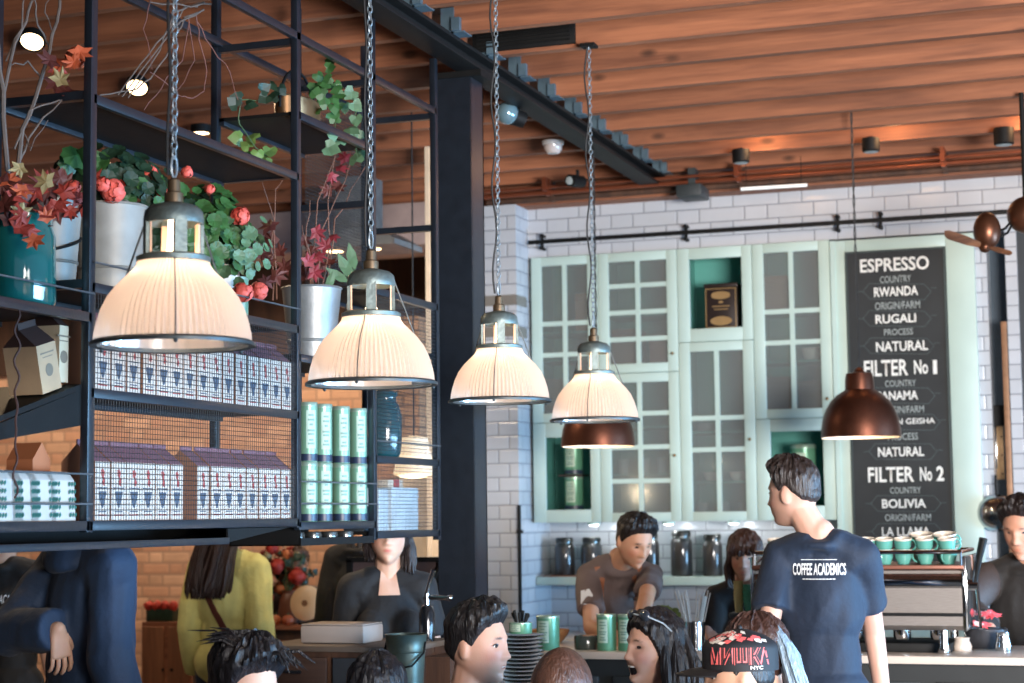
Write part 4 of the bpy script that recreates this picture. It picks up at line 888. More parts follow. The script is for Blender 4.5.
p = atY(692, 200, 9.7); m = MB(); m.box((p.x-.075, 9.64, 3.335), (p.x+.065, 9.84, 3.40), bev=.004); m.box((p.x-.02, 9.70, 3.40), (p.x+.02, 9.78, 3.5)); o = m.build('junction_box', mat('box_slate', (52, 58, 60), .5)); tag(o, 'dark metal box under the ceiling pipes right of the beam end', 'box')
# black vent panel between joists near the beam
a = atY(476, 40, 7.0); b = atY(578, 40, 7.0); m = MB(); m.box((a.x, 6.955, 3.515), (b.x, 6.974, 3.60), bev=.003)
for i in range(4): m.box((a.x+.02, 6.948, 3.53+i*.016), (b.x-.02, 6.955, 3.536+i*.016))
o = m.build('vent_panel', steel_dark); tag(o, 'black vent panel on a ceiling joist beside the second chain', 'vent')
# glass globe spotlight, dome camera, small camera
p = atZ(507, 113, 3.40); root = thing('globe_spotlight', p, 'round glass spotlight with a black housing hanging under the beam', 'spotlight')
m = MB(); m.ball((0, 0, 0), .052, 20, 14); m.build('glass_globe', mat('globe_glass', (120, 150, 160), .05, .4, .2, 12, coat=1), root, world=False); m = MB(); m.tube([(.02, .03, -.01), (.065, .06, -.03)], [.042, .034], 16); m.build('housing', steel_dark, root, world=False); m = MB(); m.tube([(.04, .05, 0), (.04, .05, 3.5-p.z)], .008, 8); m.build('stem', steel_dark, root, world=False)
p = atZ(553, 147, 3.465); root = thing('dome_camera', p, 'white dome security camera under the joists left of the beam', 'camera')
m = MB(); m.lathe([(.001, -.038), (.03, -.034), (.045, -.015), (.048, .01)], 24); m.build('dome', mat('smoked_dome', (190, 178, 172), .12, coat=.6), root, world=False); m = MB(); m.lathe([(.048, .01), (.054, .012), (.056, .03), (.001, .032)], 24); m.build('housing', mat('white_plastic', (208, 206, 202), .4), root, world=False); m = MB(); m.tube([(0, 0, .03), (0, 0, 3.5-p.z)], .018, 10); m.build('stem', steel_dark, root, world=False)
p = atZ(571, 181, 3.43); root = thing('bullet_camera', p, 'small black bullet camera below the dome camera', 'camera')
m = MB(); m.tube([(0, -.02, 0), (0.03, .10, .01)], .034, 18); m.build('barrel', steel_dark, root, world=False); m = MB(); m.lathe([(.024, 0), (.014, .004), (.001, .004)], 16, M=T((0, -.021, 0))@Matrix.Rotation(PI/2, 4, 'X')); m.build('lens', mat('lens_grey', (150, 160, 160)), root, world=False); m = MB(); m.tube([(.02, .06, .02), (.02, .06, 3.5-p.z)], .01, 8); m.build('stem', steel_dark, root, world=False)
# white ducts and hood in the left back kitchen
m = MB(); m.box((-5.7, 10.0, 3.22), (-3.9, 10.5, 3.48), bev=.01); m.box((-5.85, 10.2, 3.25), (-5.7, 10.4, 3.45)); o = m.build('air_duct', mat('pinkish_duct', (176, 158, 156), .5, .1)); tag(o, 'pale grey air duct under the ceiling behind the shelving', 'duct')
p = atY(352, 240, 9.2); root = thing('extractor_hood', (p.x, 9.3, p.z), 'steel extractor hood with two lit lamps behind the second pendant chain', 'hood')
m = MB(); m.prism([(-.30, -.05), (.30, -.05), (.30, -.02), (.18, .05), (-.18, .05), (-.30, -.02)], -.2, .2, axis=1); m.build('canopy', zinc, root, world=False); m = MB(); m.box((-.10, -.1, .05), (.10, .1, 3.5-p.z)); m.build('flue', zinc, root, world=False)
for sx in (-.13, .1):
    m = MB(); m.lathe([(.05, -.052), (.001, -.054)], 16, c=(sx, -.05, 0)); m.build('hood_lamp', glow, root, world=False)
# white shaded lamp behind the mesh at the column
p = atY(414, 474, 8.0); root = thing('white_shade_lamp', (p.x, 8.0, p.z), 'lit cream conical lampshade hanging behind the mesh shelf by the steel column', 'pendant lamp')
shade = mat('lit_shade', (246, 226, 196), .6, emit=.75, ecol=(255, 226, 184)); m = MB(); m.lathe([(.10, 0), (.098, .004), (.075, .12), (.066, .17)], 40); m.lathe([(.097, 0), (.06, -.015), (.001, -.02)], 40); m.build('shade', shade, root, world=False); m = MB(); m.tube([(0, 0, .16), (0, 0, 3.70-p.z)], .004, 6); m.build('cord', corev, root, world=False); m = MB(); m.lathe([(.066, .17), (.02, .18), (.001, .18)], 20); m.build('shade_cap', shade, root, world=False)
q = pointlight('shade_bulb', (0, 0, -.06), 6, (1, .78, .52), .05); q.parent = root
# ceiling fan at right
dkcop = mat('dark_copper', (104, 66, 48), .35, .75, .3, 10); bladem = wood_mat('blade_wood', (92, 58, 40), (140, 94, 64), 0)
p = atD(987, 232, 8.3); root = thing('ceiling_fan', p, 'copper ceiling fan with wooden blades at the right edge above the doorway', 'fan')
c2 = atD(1026, 215, 8.3)-p
m = MB(); m.ball((0, 0, .005), (.062, .062, .085), 22, 14); m.build('motor_housing', dkcop, root, world=False)
m = MB(); m.ball(c2, .085, 22, 14); m.build('second_housing', dkcop, root, world=False)
m = MB(); m.tube([(.04, 0, .0), (.08, 0, .01), c2*.62+Vector((0, 0, .0)), c2], .006, 8); m.tube([(.04, 0, -.03), (.09, 0, -.01), c2*.7, c2], .006, 8); m.build('connecting_arm', steel_dark, root, world=False)
m = MB(); m.tube([c2, (c2.x, c2.y, 3.5-p.z)], .012, 10); m.build('down_rod', steel_dark, root, world=False)
m = MB(); m.ball((-.01, -.02, -.07), .028, 14, 10); m.build('blade_hub', dkcop, root, world=False)
for (qx, qy, w0, w1) in ((945, 234, .018, .036), (1012, 254, .010, .024)):
    e = atD(qx, qy, 8.25)-p; st = Vector((-.01, -.02, -.07)); d = (e-st); n = d.cross(Vector((0, 1, 0))).normalized(); t = Vector((.0, -.03, .012)).normalized()*.006; m = MB()
    vs = [];
    for sgn in (1, -1):
        for (f_, ww) in ((.1, w0), (.45, w1), (.9, w1), (1.0, w1*.5)): vs += [st+d*f_+n*ww*.45+t*sgn, st+d*f_-n*ww*.45-Vector((0, .03, 0))+t*sgn]
    fs = [(0, 2, 3, 1), (2, 4, 5, 3), (4, 6, 7, 5), (9, 11, 10, 8), (11, 13, 12, 10), (13, 15, 14, 12), (0, 1, 9, 8), (6, 14, 15, 7), (0, 8, 10, 2), (2, 10, 12, 4), (4, 12, 14, 6), (1, 3, 11, 9), (3, 5, 13, 11), (5, 7, 15, 13)]
    m.add(vs, fs); m.build('fan_blade', bladem, root, world=False)
# brass plate, bowl-shaped pan and copper strip by the doorway
p = atY(995, 448, 10.19); root = thing('brass_push_plate', (p.x, 10.195, p.z-.17), 'worn brass push plate on the blue door at the right', 'door plate')
m = MB(); m.box((-.045, -.006, 0), (.045, .003, .36), bev=.002); m.build('plate', mat('worn_brass', (196, 160, 118), .4, .5, .3, 14), root, world=False)
for i in range(4):
    for s_ in (-1, 1): m = MB(); m.ball((s_*.036, -.008, .03+i*.1), .005, 8, 6); m.build('screw', steel_dark, root, world=False)
m = MB(); m.box((-.012, -.012, .06), (.012, -.006, .28), bev=.003); m.ball((0, -.012, .28), .014, 10, 8); m.build('push_bar', chrome, root, world=False)
p = atY(997, 513, 10.0); root = thing('steel_pan', (p.x, 9.98, p.z), 'round shiny steel pan hanging behind the man at the right', 'pan')
m = MB(); m.lathe([(.001, .05), (.05, .045), (.08, .025), (.095, 0), (.10, 0), (.084, .03), (.05, .054), (.001, .058)], 36, M=Matrix.Rotation(PI/2, 4, 'X')); m.build('pan_body', chrome, root, world=False); m = MB(); m.tube([(0, -.0, .09), (0, 0, .2)], .006, 8); m.build('handle', steel_dark, root, world=False)
p = atY(1009, 440, 10.02); m = MB(); m.box((p.x-.018, 9.995, .3), (p.x+.012, 10.018, 2.6), bev=.003); o = m.build('copper_strip', mat('tan_strip', (150, 112, 84), .5, .2, .25, 20)); tag(o, 'narrow tan metal strip fixed upright on the right door jamb', 'strip')
p = atY(519.5, 520, 9.76); m = MB(); m.tube([(p.x, 9.755, .2), (p.x, 9.755, 1.66)], .011, 10); m.box((p.x-.015, 9.75, 1.5), (p.x+.015, 9.78, 1.52)); m.box((p.x-.015, 9.75, .6), (p.x+.015, 9.78, .62)); o = m.build('wall_pipe', steel_dark); tag(o, 'thin black upright pipe on the corner of the tiled pier', 'pipe')

# ================================================================ espresso machine and cups
EM0, EM1 = -1.50, -.715
root = thing('espresso_machine', (-1.1, 7.3, CZ), 'wide chrome espresso machine with turquoise cups on top, beside the standing man', 'espresso machine')
brushed = mat('brushed_steel', (168, 158, 150), .32, .6, .1, 30, stretch=(1, 1, 12)); pol = mat('polished_steel', (205, 205, 205), .10, 1, .03)
for x in (EM0+.08, EM1-.08):
    for y in (7.12, 7.5): m = MB(); m.lathe([(.02, 0), (.024, .01), (.016, .04), (.016, .09)], 14, c=(x, y, CZ)); m.build('foot', pol, root)
m = MB(); m.prism([(7.10, CZ+.09), (7.06, CZ+.11), (7.06, CZ+.245), (7.075, CZ+.315), (7.55, CZ+.325), (7.55, CZ+.09)], EM0, EM1, axis=0); m.build('body', brushed, root)
m = MB(); m.box((EM0-.002, 7.050, CZ+.145), (EM1+.002, 7.061, CZ+.157)); m.build('trim_strip', steel_dark, root)
m = MB(); m.tube([(EM0, 7.075, CZ+.275), (EM1, 7.075, CZ+.275)], .030, 18); m.build('rolled_edge', pol, root)
m = MB(); m.box((EM0-.01, 7.05, CZ+.32), (EM1+.01, 7.57, CZ+.336), bev=.003); m.build('cup_tray', mat('tray_rust', (120, 74, 58), .4, .4), root)
m = MB(); z_ = CZ+.385; m.tube([(EM0, 7.06, z_), (EM1, 7.06, z_), (EM1, 7.55, z_), (EM0, 7.55, z_)], .007, 8, closed=True)
for x in (EM0, (EM0+EM1)/2, EM1): m.tube([(x, 7.06, CZ+.33), (x, 7.06, z_)], .005, 6)
m.build('cup_rail', pol, root)
for s_, x in ((1, EM1+.002), (-1, EM0-.002)):
    m = MB(); m.box((min(x, x+s_*.018), 7.06, CZ+.09), (max(x, x+s_*.018), 7.55, CZ+.37), bev=.008); m.build('side_panel', pol, root)
# lever and steam wand on the right side
m = MB(); m.tube([(EM1+.02, 7.10, CZ+.26), (EM1+.055, 7.10, CZ+.26)], .022, 16); m.build('valve_body', pol, root)
m = MB(); m.tube([(EM1+.045, 7.09, CZ+.27), (EM1+.065, 7.07, CZ+.36), (EM1+.085, 7.06, CZ+.435)], [.010, .013, .016], 12); m.build('lever_handle', mat('black_bakelite', (24, 23, 22), .3), root)
m = MB(); m.tube([(EM1+.05, 7.09, CZ+.25), (EM1+.06, 7.07, CZ+.15), (EM1+.065, 7.05, CZ+.10)], .006, 8); m.build('steam_wand', pol, root)
m = MB(); m.box((EM0+.06, 7.18, CZ), (EM1-.06, 7.52, CZ+.035), bev=.004); m.build('drip_tray', steel_dark, root)
for x in (-1.36, -1.14, -.96, -.82): m = MB(); m.lathe([(.03, CZ+.05), (.034, CZ+.06), (.034, CZ+.09)], 16, c=(x, 7.2, 0)); m.build('group_head', pol, root)
turq = mat('turquoise_china', (92, 158, 146), .25, coat=.5); turq_in = mat('pale_china', (214, 202, 186), .35)
def cup_meshes(r, h):
    m = MB(); m.lathe([(.001, 0), (r*.62, 0), (r*.66, .004), (r*.90, h*.45), (r, h)], 26); 
    pts = [(r*.92+.018*math.sin(a), 0, h*.55-.018*math.cos(a)*h/.05) for a in [PI*i/8 for i in range(9)]]; m.tube(pts, .0035, 6)
    q = MB(); q.lathe([(r*1.0, h*.90), (r*1.035, h*.92), (r*1.04, h+.001), (r*.96, h+.001), (r*.84, h*.45), (.001, h*.2)], 26); return m, q
def cup(x, y, z, r, h, label, group, rz=0):
    root = thing('coffee_cup', (x, y, z), label, 'cup', group, rz); a, b = cup_meshes(r, h); a.build('cup_body', turq, root, world=False); b.build('cup_rim', turq_in, root, world=False); return root
ct = CZ+.3365
k = 0
for px in (776, 790, 848, 866.7, 884.5, 903, 925, 948):
    p = atY(px, 550, 7.14); r = .034
    for j in range(2):
        cc = cup(p.x, 7.145+.0*j, ct+j*.044, r, .056, 'small turquoise cup in the %s layer of cups on the machine' % ('lower', 'upper')[j], 'turquoise cups in the %s layer on the espresso machine' % ('lower', 'upper')[j], rz=random.uniform(1, 5))
        if j: cc.rotation_euler = (.16, random.uniform(-.06, .06), 0)
for px, lab in ((829, 'wide pale rimmed turquoise cup just right of the standing man shoulder'), (924, 'wide turquoise cup on top, second from the right end of the machine'), (947, 'wide turquoise cup topmost at the right end of the machine')):
    p = atY(px, 533, 7.30); z = ct+.062 if px > 900 else ct
    if px > 900:
        cup(p.x, 7.25, ct, .042, .06, 'wide turquoise cup standing under the topmost cup at px'.replace(' at px', ' near the machine %s' % ('right end' if px > 940 else 'right third')), None, 1)
    cc = cup(p.x, 7.22, z+.004, .044, .050, lab, None, 2.5); cc.rotation_euler = (.20 if px > 900 else 0, 0, 0)
# bowl of pink flowers
root = thing('flower_bowl', tuple(atD(985, 655, 7.12)), 'dark marbled bowl with pink and white flowers on the counter at right', 'flower bowl'); root.location.z = CZ; bx, by = root.location.x, root.location.y+.06; root.location.y = by
m = MB(); m.lathe([(.001, 0), (.06, 0), (.078, .02), (.085, .075), (.08, .078), (.072, .03), (.001, .02)], 32); m.build('bowl_body', mat('marbled_dark', (58, 58, 62), .3, 0, .7, 16), root, world=False)
pinkp = mat('pink_petal', (224, 84, 92), .6, 0, .3, 40); whitep = mat('blush_petal', (238, 190, 188), .6, 0, .1, 40)
rng = random.Random(5)
for i in range(9):
    c = Vector((rng.uniform(-.085, .06), rng.uniform(-.06, .03), rng.uniform(.09, .14))); m = MB()
    for j in range(11):
        a = j*2*PI/11; add_leaf(m, c+Vector((math.cos(a)*.018, math.sin(a)*.018, rng.uniform(-.004, .006))), .017, 'long', (math.cos(a)*.6, math.sin(a)*.6-.4, .7), a-PI/2, .2)
    m.build('flower', pinkp if i % 3 else whitep, root, world=False, smooth=False)
# milk jug, knock box behind the bowl
for (px, py, h, r, m_, nm, lab, cat) in ((1003, 640, .07, .03, chrome, 'milk_jug', 'small steel milk jug beside the flower bowl', 'jug'), (962, 640, .05, .035, stone, 'sugar_pot', 'small pale pot left of the flower bowl', 'pot')):
    p = atY(px, py, 7.32); mb = MB(); mb.lathe([(.001, 0), (r, 0), (r*1.1, h*.3), (r*.8, h*.8), (r*.9, h), (r*.82, h), (r*.7, h*.8), (.001, .01)], 22); o = mb.build(nm, m_); o.location = (p.x, 7.32, CZ); tag(o, lab, cat)

# ================================================================ things on the serving counter, left part
def ctin(px, w, y0, y1, Y, label, z=CZ, body=tin_green, grp=None):
    p = atY(px, y1, Y); D = (p-EYE).dot(FWD); return tin(p.x, Y, z, w/2*D/FPX, (y1-y0)*D/FPX, label, grp, body=body, ang=-1.75, base=False)
ctin(607, 19.5, 616, 652, 7.08, 'green tin with a pale leafy label, left of the pair before the bending barista', grp='pair of green tins on the counter'); ctin(628, 19.5, 616, 652, 7.08, 'green tin right of the pair, just behind the laughing woman hair', grp='pair of green tins on the counter')
ctin(548.5, 23, 626, 660, 7.06, 'green tin with pale label on the counter left of the round brown haired head')
m = MB(); m.lathe([(.001, 0), (.045, 0), (.048, .01), (.048, .05), (.044, .056), (.001, .056)], 26); o = m.build('tea_light_jar', mat('smoky_jar', (60, 66, 62), .15, coat=.6)); p = atY(586, 650, 7.12); o.location = (p.x, 7.12, CZ); tag(o, 'low dark glass jar on the counter left of the two green tins', 'jar')
m = MB(); m.lathe([(.001, 0), (.05, 0), (.08, .035), (.085, .055), (.08, .055), (.07, .03), (.001, .01)], 28); o = m.build('wooden_bowl', mat('bowl_wood', (178, 130, 84), .5)); p = atY(551, 632, 7.5); o.location = (p.x, 7.48, CZ); tag(o, 'shallow wooden bowl at the left end of the serving counter', 'bowl')
# straws holder
root = thing('straw_holder', (0, 0, 0), 'steel tumbler full of clear straws on the counter left of the cap', 'straw holder'); p = atY(695, 652, 7.1); root.location = (p.x, 7.10, CZ)
m = MB(); m.lathe([(.001, 0), (.036, 0), (.040, .004), (.042, .115), (.038, .115), (.036, .01), (.001, .01)], 28); m.build('tumbler', chrome, root, world=False)
strawm = mat('clear_straw', (214, 202, 190), .3, alpha=.75)
for i in range(22):
    a = random.uniform(0, 6.28); q = random.uniform(0, .03); t = random.uniform(.02, .07); m = MB(); m.tube([(q*.6*math.cos(a), q*.6*math.sin(a), .01), (q*math.cos(a)+t*math.cos(a), q*math.sin(a)+t*math.sin(a)*.4, .22+random.uniform(-.02, .02))], .0028, 6); m.build('straw', strawm, root, world=False)
# little plant
root = thing('small_pot_plant', (0, 0, 0), 'small green leafy plant in a cream pot behind the laughing woman', 'potted plant'); p = atY(668, 650, 7.35); root.location = (p.x, 7.35, CZ)
m = MB(); m.lathe([(.001, 0), (.026, 0), (.036, .075), (.032, .075), (.001, .06)], 24); m.build('pot', cream_c, root, world=False)
m = MB(); rng = random.Random(3)
for i in range(46):
    d = Vector((rng.gauss(0, 1), rng.gauss(0, 1), abs(rng.gauss(0, 1)))).normalized(); add_leaf(m, Vector((0, 0, .12))+d*rng.uniform(.02, .06), .02, 'heart', (d.x, d.y-.6, d.z), rng.uniform(0, 6))
m.build('leaves', leafy, root, world=False, smooth=False); m = MB(); m.tube([(0, 0, .05), (0, 0, .13)], .004, 6); m.build('stem', stemg, root, world=False)
for i, (px, w_, hh, lab) in enumerate(((684, 12, .05, 'small amber glass jar behind the laughing woman hair'), (716, 11, .045, 'small glass jar right of the straws under the hands'), (727, 12, .05, 'small glass jar in front of the woman barista'))):
    p = atY(px, 650, 7.22); m = MB(); r = .028; m.lathe([(.001, 0), (r, 0), (r*1.1, hh*.5), (r*.85, hh*.9), (r*.9, hh), (r*.8, hh), (.001, hh*.9)], 20); o = m.build('spice_jar', mat('amber_glass' if i == 0 else 'grey_glass', (150, 96, 60) if i == 0 else (150, 150, 142), .15, coat=.5)); o.location = (p.x, 7.24, CZ); tag(o, lab, 'jar')
# stack of green takeaway cups on a grinder lid
root = thing('coffee_grinder', (0, 0, CZ), 'black coffee grinder carrying stacks of green takeaway cups', 'grinder'); p = atY(751, 612, 7.38); root.location = (p.x, 7.38, CZ); zt = p.z-CZ
m = MB(); m.box((-.07, -.07, 0), (.07, .07, zt-.02), bev=.01); m.build('grinder_body', steel_dark, root, world=False); m = MB(); m.box((-.075, -.075, zt-.02), (.075, .075, zt), bev=.004); m.build('grinder_lid', mat('grinder_lid', (60, 62, 64), .4), root, world=False)
gcup = mat('green_paper_cup', (66, 146, 122), .5); gcup2 = mat('cream_green_cup', (186, 178, 128), .5)
for (dx, n, m_, s, lab, z0) in ((-.055+.06, 5, gcup, .032, 'stack of green paper cups in front of the woman barista', 0), (-.045, 6, gcup2, .020, 'stack of yellowish paper cups left of the green cups', 0)):
    m = MB()
    for i in range(n): m.lathe([(s*.75, z0+i*.014), (s*.97, z0+i*.014+.05), (s*1.04, z0+i*.014+.052), (s*1.04, z0+i*.014+.056), (s*.98, z0+i*.014+.056)], 22)
    m.lathe([(.001, 0), (s*.75, 0)], 22); o = m.build('paper_cup_stack', m_); o.location = (p.x+dx, 7.36, p.z); tag(o, lab, 'cup stack')
# waiter station in front of the counter with plates, cutlery tin
root = thing('waiter_station', (-2.16, 6.35, 0), 'dark low service table holding the stack of black plates', 'table')
m = MB(); m.box((-2.40, 6.14, .93), (-1.92, 6.56, .96), bev=.004); m.build('table_top', darkwood, root)
for x in (-2.36, -1.96):
    for y in (6.18, 6.52): m = MB(); m.box((x-.02, y-.02, 0), (x+.02, y+.02, .93)); m.build('leg', steel_dark, root)
platem = mat('black_plate', (28, 28, 30), .25, coat=.5); p = atY(521, 660, 6.3); sx = p.x
pz = .9605
pl = None
for i in range(15):
    if pl is None:
        m = MB(); m.lathe([(.001, 0), (.045, 0), (.082, .010), (.084, .013), (.078, .013), (.045, .004), (.001, .004)], 36); pl = m.build('black_plate', platem); o = pl
    else: o = pl.copy(); COL.objects.link(o)
    o.location = (sx+random.uniform(-.004, .004), 6.3, pz+i*.0142); tag(o, 'black plate in the tall stack right of the seated man face', 'plate', 'stacked black plates')
zt = pz+15*.0142
tin(sx-.0, 6.3, zt+.002, .042, .04, 'low green tin of cutlery on top of the black plates', None, body=tin_green, ang=-1.8, base=False, cat='tin', name='cutlery_tin')
for i in range(7):
    a = random.uniform(0, 6.28); m = MB(); b = Vector((sx+.018*math.cos(a), 6.3+.018*math.sin(a), zt+.043)); m.tube([b, b+Vector((.012*math.cos(a), .01*math.sin(a), .035+random.uniform(-.01, .012)))], [.004, .006], 6); o = m.build('fork' if i % 2 else 'knife', steel_dark); tag(o, 'black handled %s standing on the low green tin' % ('fork' if i % 2 else 'knife'), 'cutlery', 'cutlery on the low green tin')
m = MB(); rc = random.Random(4); n_c = 14; vs = [(.012+.035*i/13+rc.uniform(-.003, .003), -.03+.05*j/9+rc.uniform(-.003, .003), max(0, .13*(1-abs(j-4.5)/5)**.6*(1-.5*i/13)+rc.uniform(-.004, .004))) for i in range(n_c) for j in range(10)]
m.add(vs, [(i*10+j, i*10+j+1, (i+1)*10+j+1, (i+1)*10+j) for i in range(n_c-1) for j in range(9)]); m.add([(x, y, 0.0) for x, y, z in vs], [(i*10+j, (i+1)*10+j, (i+1)*10+j+1, i*10+j+1) for i in range(n_c-1) for j in range(9)])
o = m.build('blue_cloth', mat('blue_cloth', (112, 160, 196), .8)); o.location = (sx+.075, 6.28, .9605); tag(o, 'folded pale blue cloth between the black plates and the green tin', 'cloth')

# ================================================================ service station on the left, under the shelving
root = thing('wooden_sideboard', (-3.0, 6.2, 0), 'dark wooden crate style sideboard carrying a white box and a bucket', 'sideboard')
a = atY(262, 645, 5.9); b = atY(402, 638, 5.9); tz = a.z
m = MB(); m.box((a.x, 5.9, .05), (b.x, 6.35, tz-.02)); m.build('body', darkwood, root, smooth=False)
m = MB(); m.box((a.x-.015, 5.88, tz-.02), (b.x+.015, 6.37, tz), bev=.003); m.build('top', mat('grey_wood', (104, 92, 82), .6, 0, .2, 8), root)
w3 = (b.x-a.x)/2
for i in range(2):
    m = MB(); m.box((a.x+i*w3+.012, 5.885, tz-.40), (a.x+(i+1)*w3-.012, 5.90, tz-.04), bev=.003); d = m.build('drawer', mat('crate_wood', (74, 52, 42), .6, 0, .3, 6, stretch=(1, 1, 8)) if i == 0 else mat('slate_wood', (60, 66, 74), .5, 0, .3, 8), root)
    m = MB(); xx = a.x+(i+.5)*w3; m.tube([(xx-.03, 5.875, tz-.09), (xx, 5.868, tz-.09), (xx+.03, 5.875, tz-.09)], .006, 8); m.build('drawer_handle', steel, d)
a2 = atY(312, 635, 6.1); b2 = atY(375, 635, 6.1); m = MB(); m.box((a2.x, 6.0, tz), (b2.x, 6.18, tz+.065), bev=.010); m.box((a2.x+.004, 6.004, tz+.065), (b2.x-.004, 6.176, tz+.069), bev=.002); o = m.build('white_box', mat('dusty_white', (178, 166, 158), .7, 0, .05, 20)); tag(o, 'low dusty white box on the dark sideboard', 'box')
p = atY(406, 690, 6.05); root = thing('metal_bucket', (p.x, 5.72, .0), 'green grey metal bucket with a ribbed band beside the sideboard', 'bucket')
q = atY(406, 634, 5.72); root.location = (q.x, 5.72, q.z-.26); m = MB(); m.lathe([(.001, 0), (.052, 0), (.060, .13), (.064, .20), (.066, .202), (.064, .206), (.070, .256), (.073, .26), (.068, .26), (.060, .2), (.001, .19)], 36); m.build('bucket_body', mat('verdigris_metal', (98, 112, 104), .4, .5, .3, 12), root, world=False)
m = MB(); m.tube([(-.07, 0, .235), (-.072, -.02, .20), (-.05, -.07, .16), (0, -.085, .15), (.05, -.07, .16), (.072, -.02, .20), (.07, 0, .235)], .0035, 6); m.build('bail_handle', steel_dark, root, world=False)
m = MB(); m.lathe([(.022, -root.location.z), (.022, -.02)], 12); m.lathe([(.001, -.02), (.1, -.02), (.1, 0), (.001, 0)], 28); m.lathe([(.001, -root.location.z), (.12, -root.location.z), (.12, -root.location.z+.015), (.001, -root.location.z+.02)], 28); o = m.build('bucket_stand', steel_dark); o.location = root.location; tag(o, 'round black pedestal stand under the metal bucket', 'stand')
# siphon bottle with chrome tap
p = atY(427, 634, 6.2); root = thing('soda_siphon', (p.x, 6.2, tz), 'black siphon bottle with a chrome tap standing right of the bucket', 'siphon'); dz = 0
m = MB(); m.lathe([(.001, -.05), (.026, -.05), (.029, -.04), (.029, .10), (.02, .125), (.012, .13)], 22); m.build('bottle', mat('glossy_black', (22, 24, 28), .12, coat=.8), root, world=False)
m = MB(); m.tube([(0, 0, .125), (0, 0, .17)], .010, 12); m.tube([(-.01, 0, .155), (.09, 0, .155)], .009, 10); m.ball((.09, 0, .155), .012, 10, 8); m.build('tap', chrome, root, world=False)
m = MB(); m.tube([(0, 0, .17), (.008, 0, .20), (.028, 0, .255)], [.008, .007, .010], 10); m.build('tap_lever', chrome, root, world=False)
m = MB(); m.box((p.x-.03, 6.12, .05), (p.x+.12, 6.3, tz-.055)); m.box((p.x-.05, 6.11, tz-.055), (p.x+.13, 6.31, tz-.05)); m.box((p.x-.02, 6.14, 0), (p.x+.10, 6.28, .05)); o = m.build('side_cabinet', darkwood, smooth=False); tag(o, 'narrow dark cabinet under the siphon bottle', 'cabinet')
# brown screen with cross braces behind
a = atY(352, 560, 7.6); b = atY(446, 558, 7.6); root = thing('folding_screen', ((a.x+b.x)/2, 7.6, 0), 'dark framed brown screen with diagonal braces behind the woman in black', 'screen')
m = MB(); m.box((a.x, 7.60, .1), (b.x, 7.615, a.z)); m.build('panel', mat('plum_panel', (82, 66, 66), .7, 0, .15, 20), root)
m = MB(); m.box((a.x-.02, 7.58, a.z-.01), (b.x, 7.62, a.z+.012)); m.box((a.x-.02, 7.58, 0), (a.x+.005, 7.62, a.z)); m.box((b.x-.03, 7.58, 0), (b.x, 7.62, a.z)); m.build('frame', steel_dark, root)
c = atY(386, 563, 7.59); d = atY(440, 612, 7.59); e = atY(444, 563, 7.59); f = atY(424, 598, 7.59)
for (u, v) in ((c, d), (e, f)): m = MB(); m.tube([u, v], .022, 4); m.build('diagonal_brace', steel_dark, root, smooth=False)
# flowers, fruit and the plate on the far dresser
p = atY(296, 626, 9.2); dz = p.z; root = thing('dresser', (p.x, 9.35, 0), 'brown wooden dresser carrying flowers and a plate behind the yellow jacket', 'dresser')
a = atY(266, 640, 9.2); b = atY(334, 640, 9.2); m = MB(); m.box((a.x, 9.2, .05), (b.x, 9.6, dz-.02)); m.build('body', darkwood, root); m = MB(); m.box((a.x-.02, 9.18, dz-.02), (b.x+.02, 9.62, dz)); m.build('top', joistm, root); m = MB(); m.box((a.x+.03, 9.185, .3), (b.x-.03, 9.2, dz-.08), bev=.003); m.build('door', joistm, root)
root = thing('display_plate', tuple(atY(306, 603, 9.3)), 'round cream plate with a lit centre standing on the dresser', 'plate')
m = MB(); m.lathe([(.001, .006), (.04, .006), (.044, .012), (.085, 0), (.098, -.004), (.098, .0), (.085, .006), (.044, .018), (.001, .013)], 40, M=Matrix.Rotation(PI/2-.12, 4, 'X')@Matrix.Scale(1.0, 4)); m.build('plate_body', mat('cream_plate', (224, 190, 150), .35), root, world=False); m = MB(); m.lathe([(.001, .008), (.018, .008)], 20, M=Matrix.Rotation(PI/2, 4, 'X')@T((0, 0, .012))); m.build('plate_motif', mat('motif_brown', (130, 90, 62), .5), root, world=False)
m = MB(); m.box((-.05, .0, dz-root.location.z), (.05, .06, dz-root.location.z+.012)); m.tube([(0, .02, dz-root.location.z), (0, .03, 0)], .006, 6); m.build('plate_stand', steel_dark, root, world=False)
p = atY(284, 624, 9.3); root = thing('flower_vase', (p.x, 9.36, dz), 'vase with a big bunch of red and orange flowers on the dresser', 'vase')
m = MB(); m.lathe([(.001, 0), (.04, 0), (.06, .06), (.05, .14), (.035, .17), (.04, .19), (.001, .18)], 26); m.build('vase_body', mat('brown_vase', (110, 66, 46), .4), root, world=False)
rf = mat('red_flower', (190, 58, 42), .6, 0, .2, 50); of = mat('orange_flower', (214, 128, 78), .6, 0, .25, 40)
for i, (px, py, r, m_) in enumerate(((277, 566, .05, rf), (297, 576, .055, rf), (281, 588, .045, of), (268, 598, .04, rf), (262, 565, .04, of), (288, 556, .04, of), (272, 548, .04, rf), (284, 540, .035, of), (300, 588, .035, of), (270, 580, .045, of), (258, 580, .04, rf), (296, 556, .03, tanl), (268, 556, .03, tanl))):
    flower_head(root, atY(px, py, 9.33+.03*(i % 3)), r, m_, seed=40+i)
for i in range(16):
    flower_head(root, atY(random.uniform(258, 304), random.uniform(545, 598), 9.38+.03*(i % 3)), random.uniform(.022, .04), (rf, of, brownl, of, redl)[i % 5], seed=60+i)
foliage('leaves', root, (p.x-.03, 9.4, dz+.30), (.18, .07, .18), 110, .026, 'heart', leafd, seed=31)
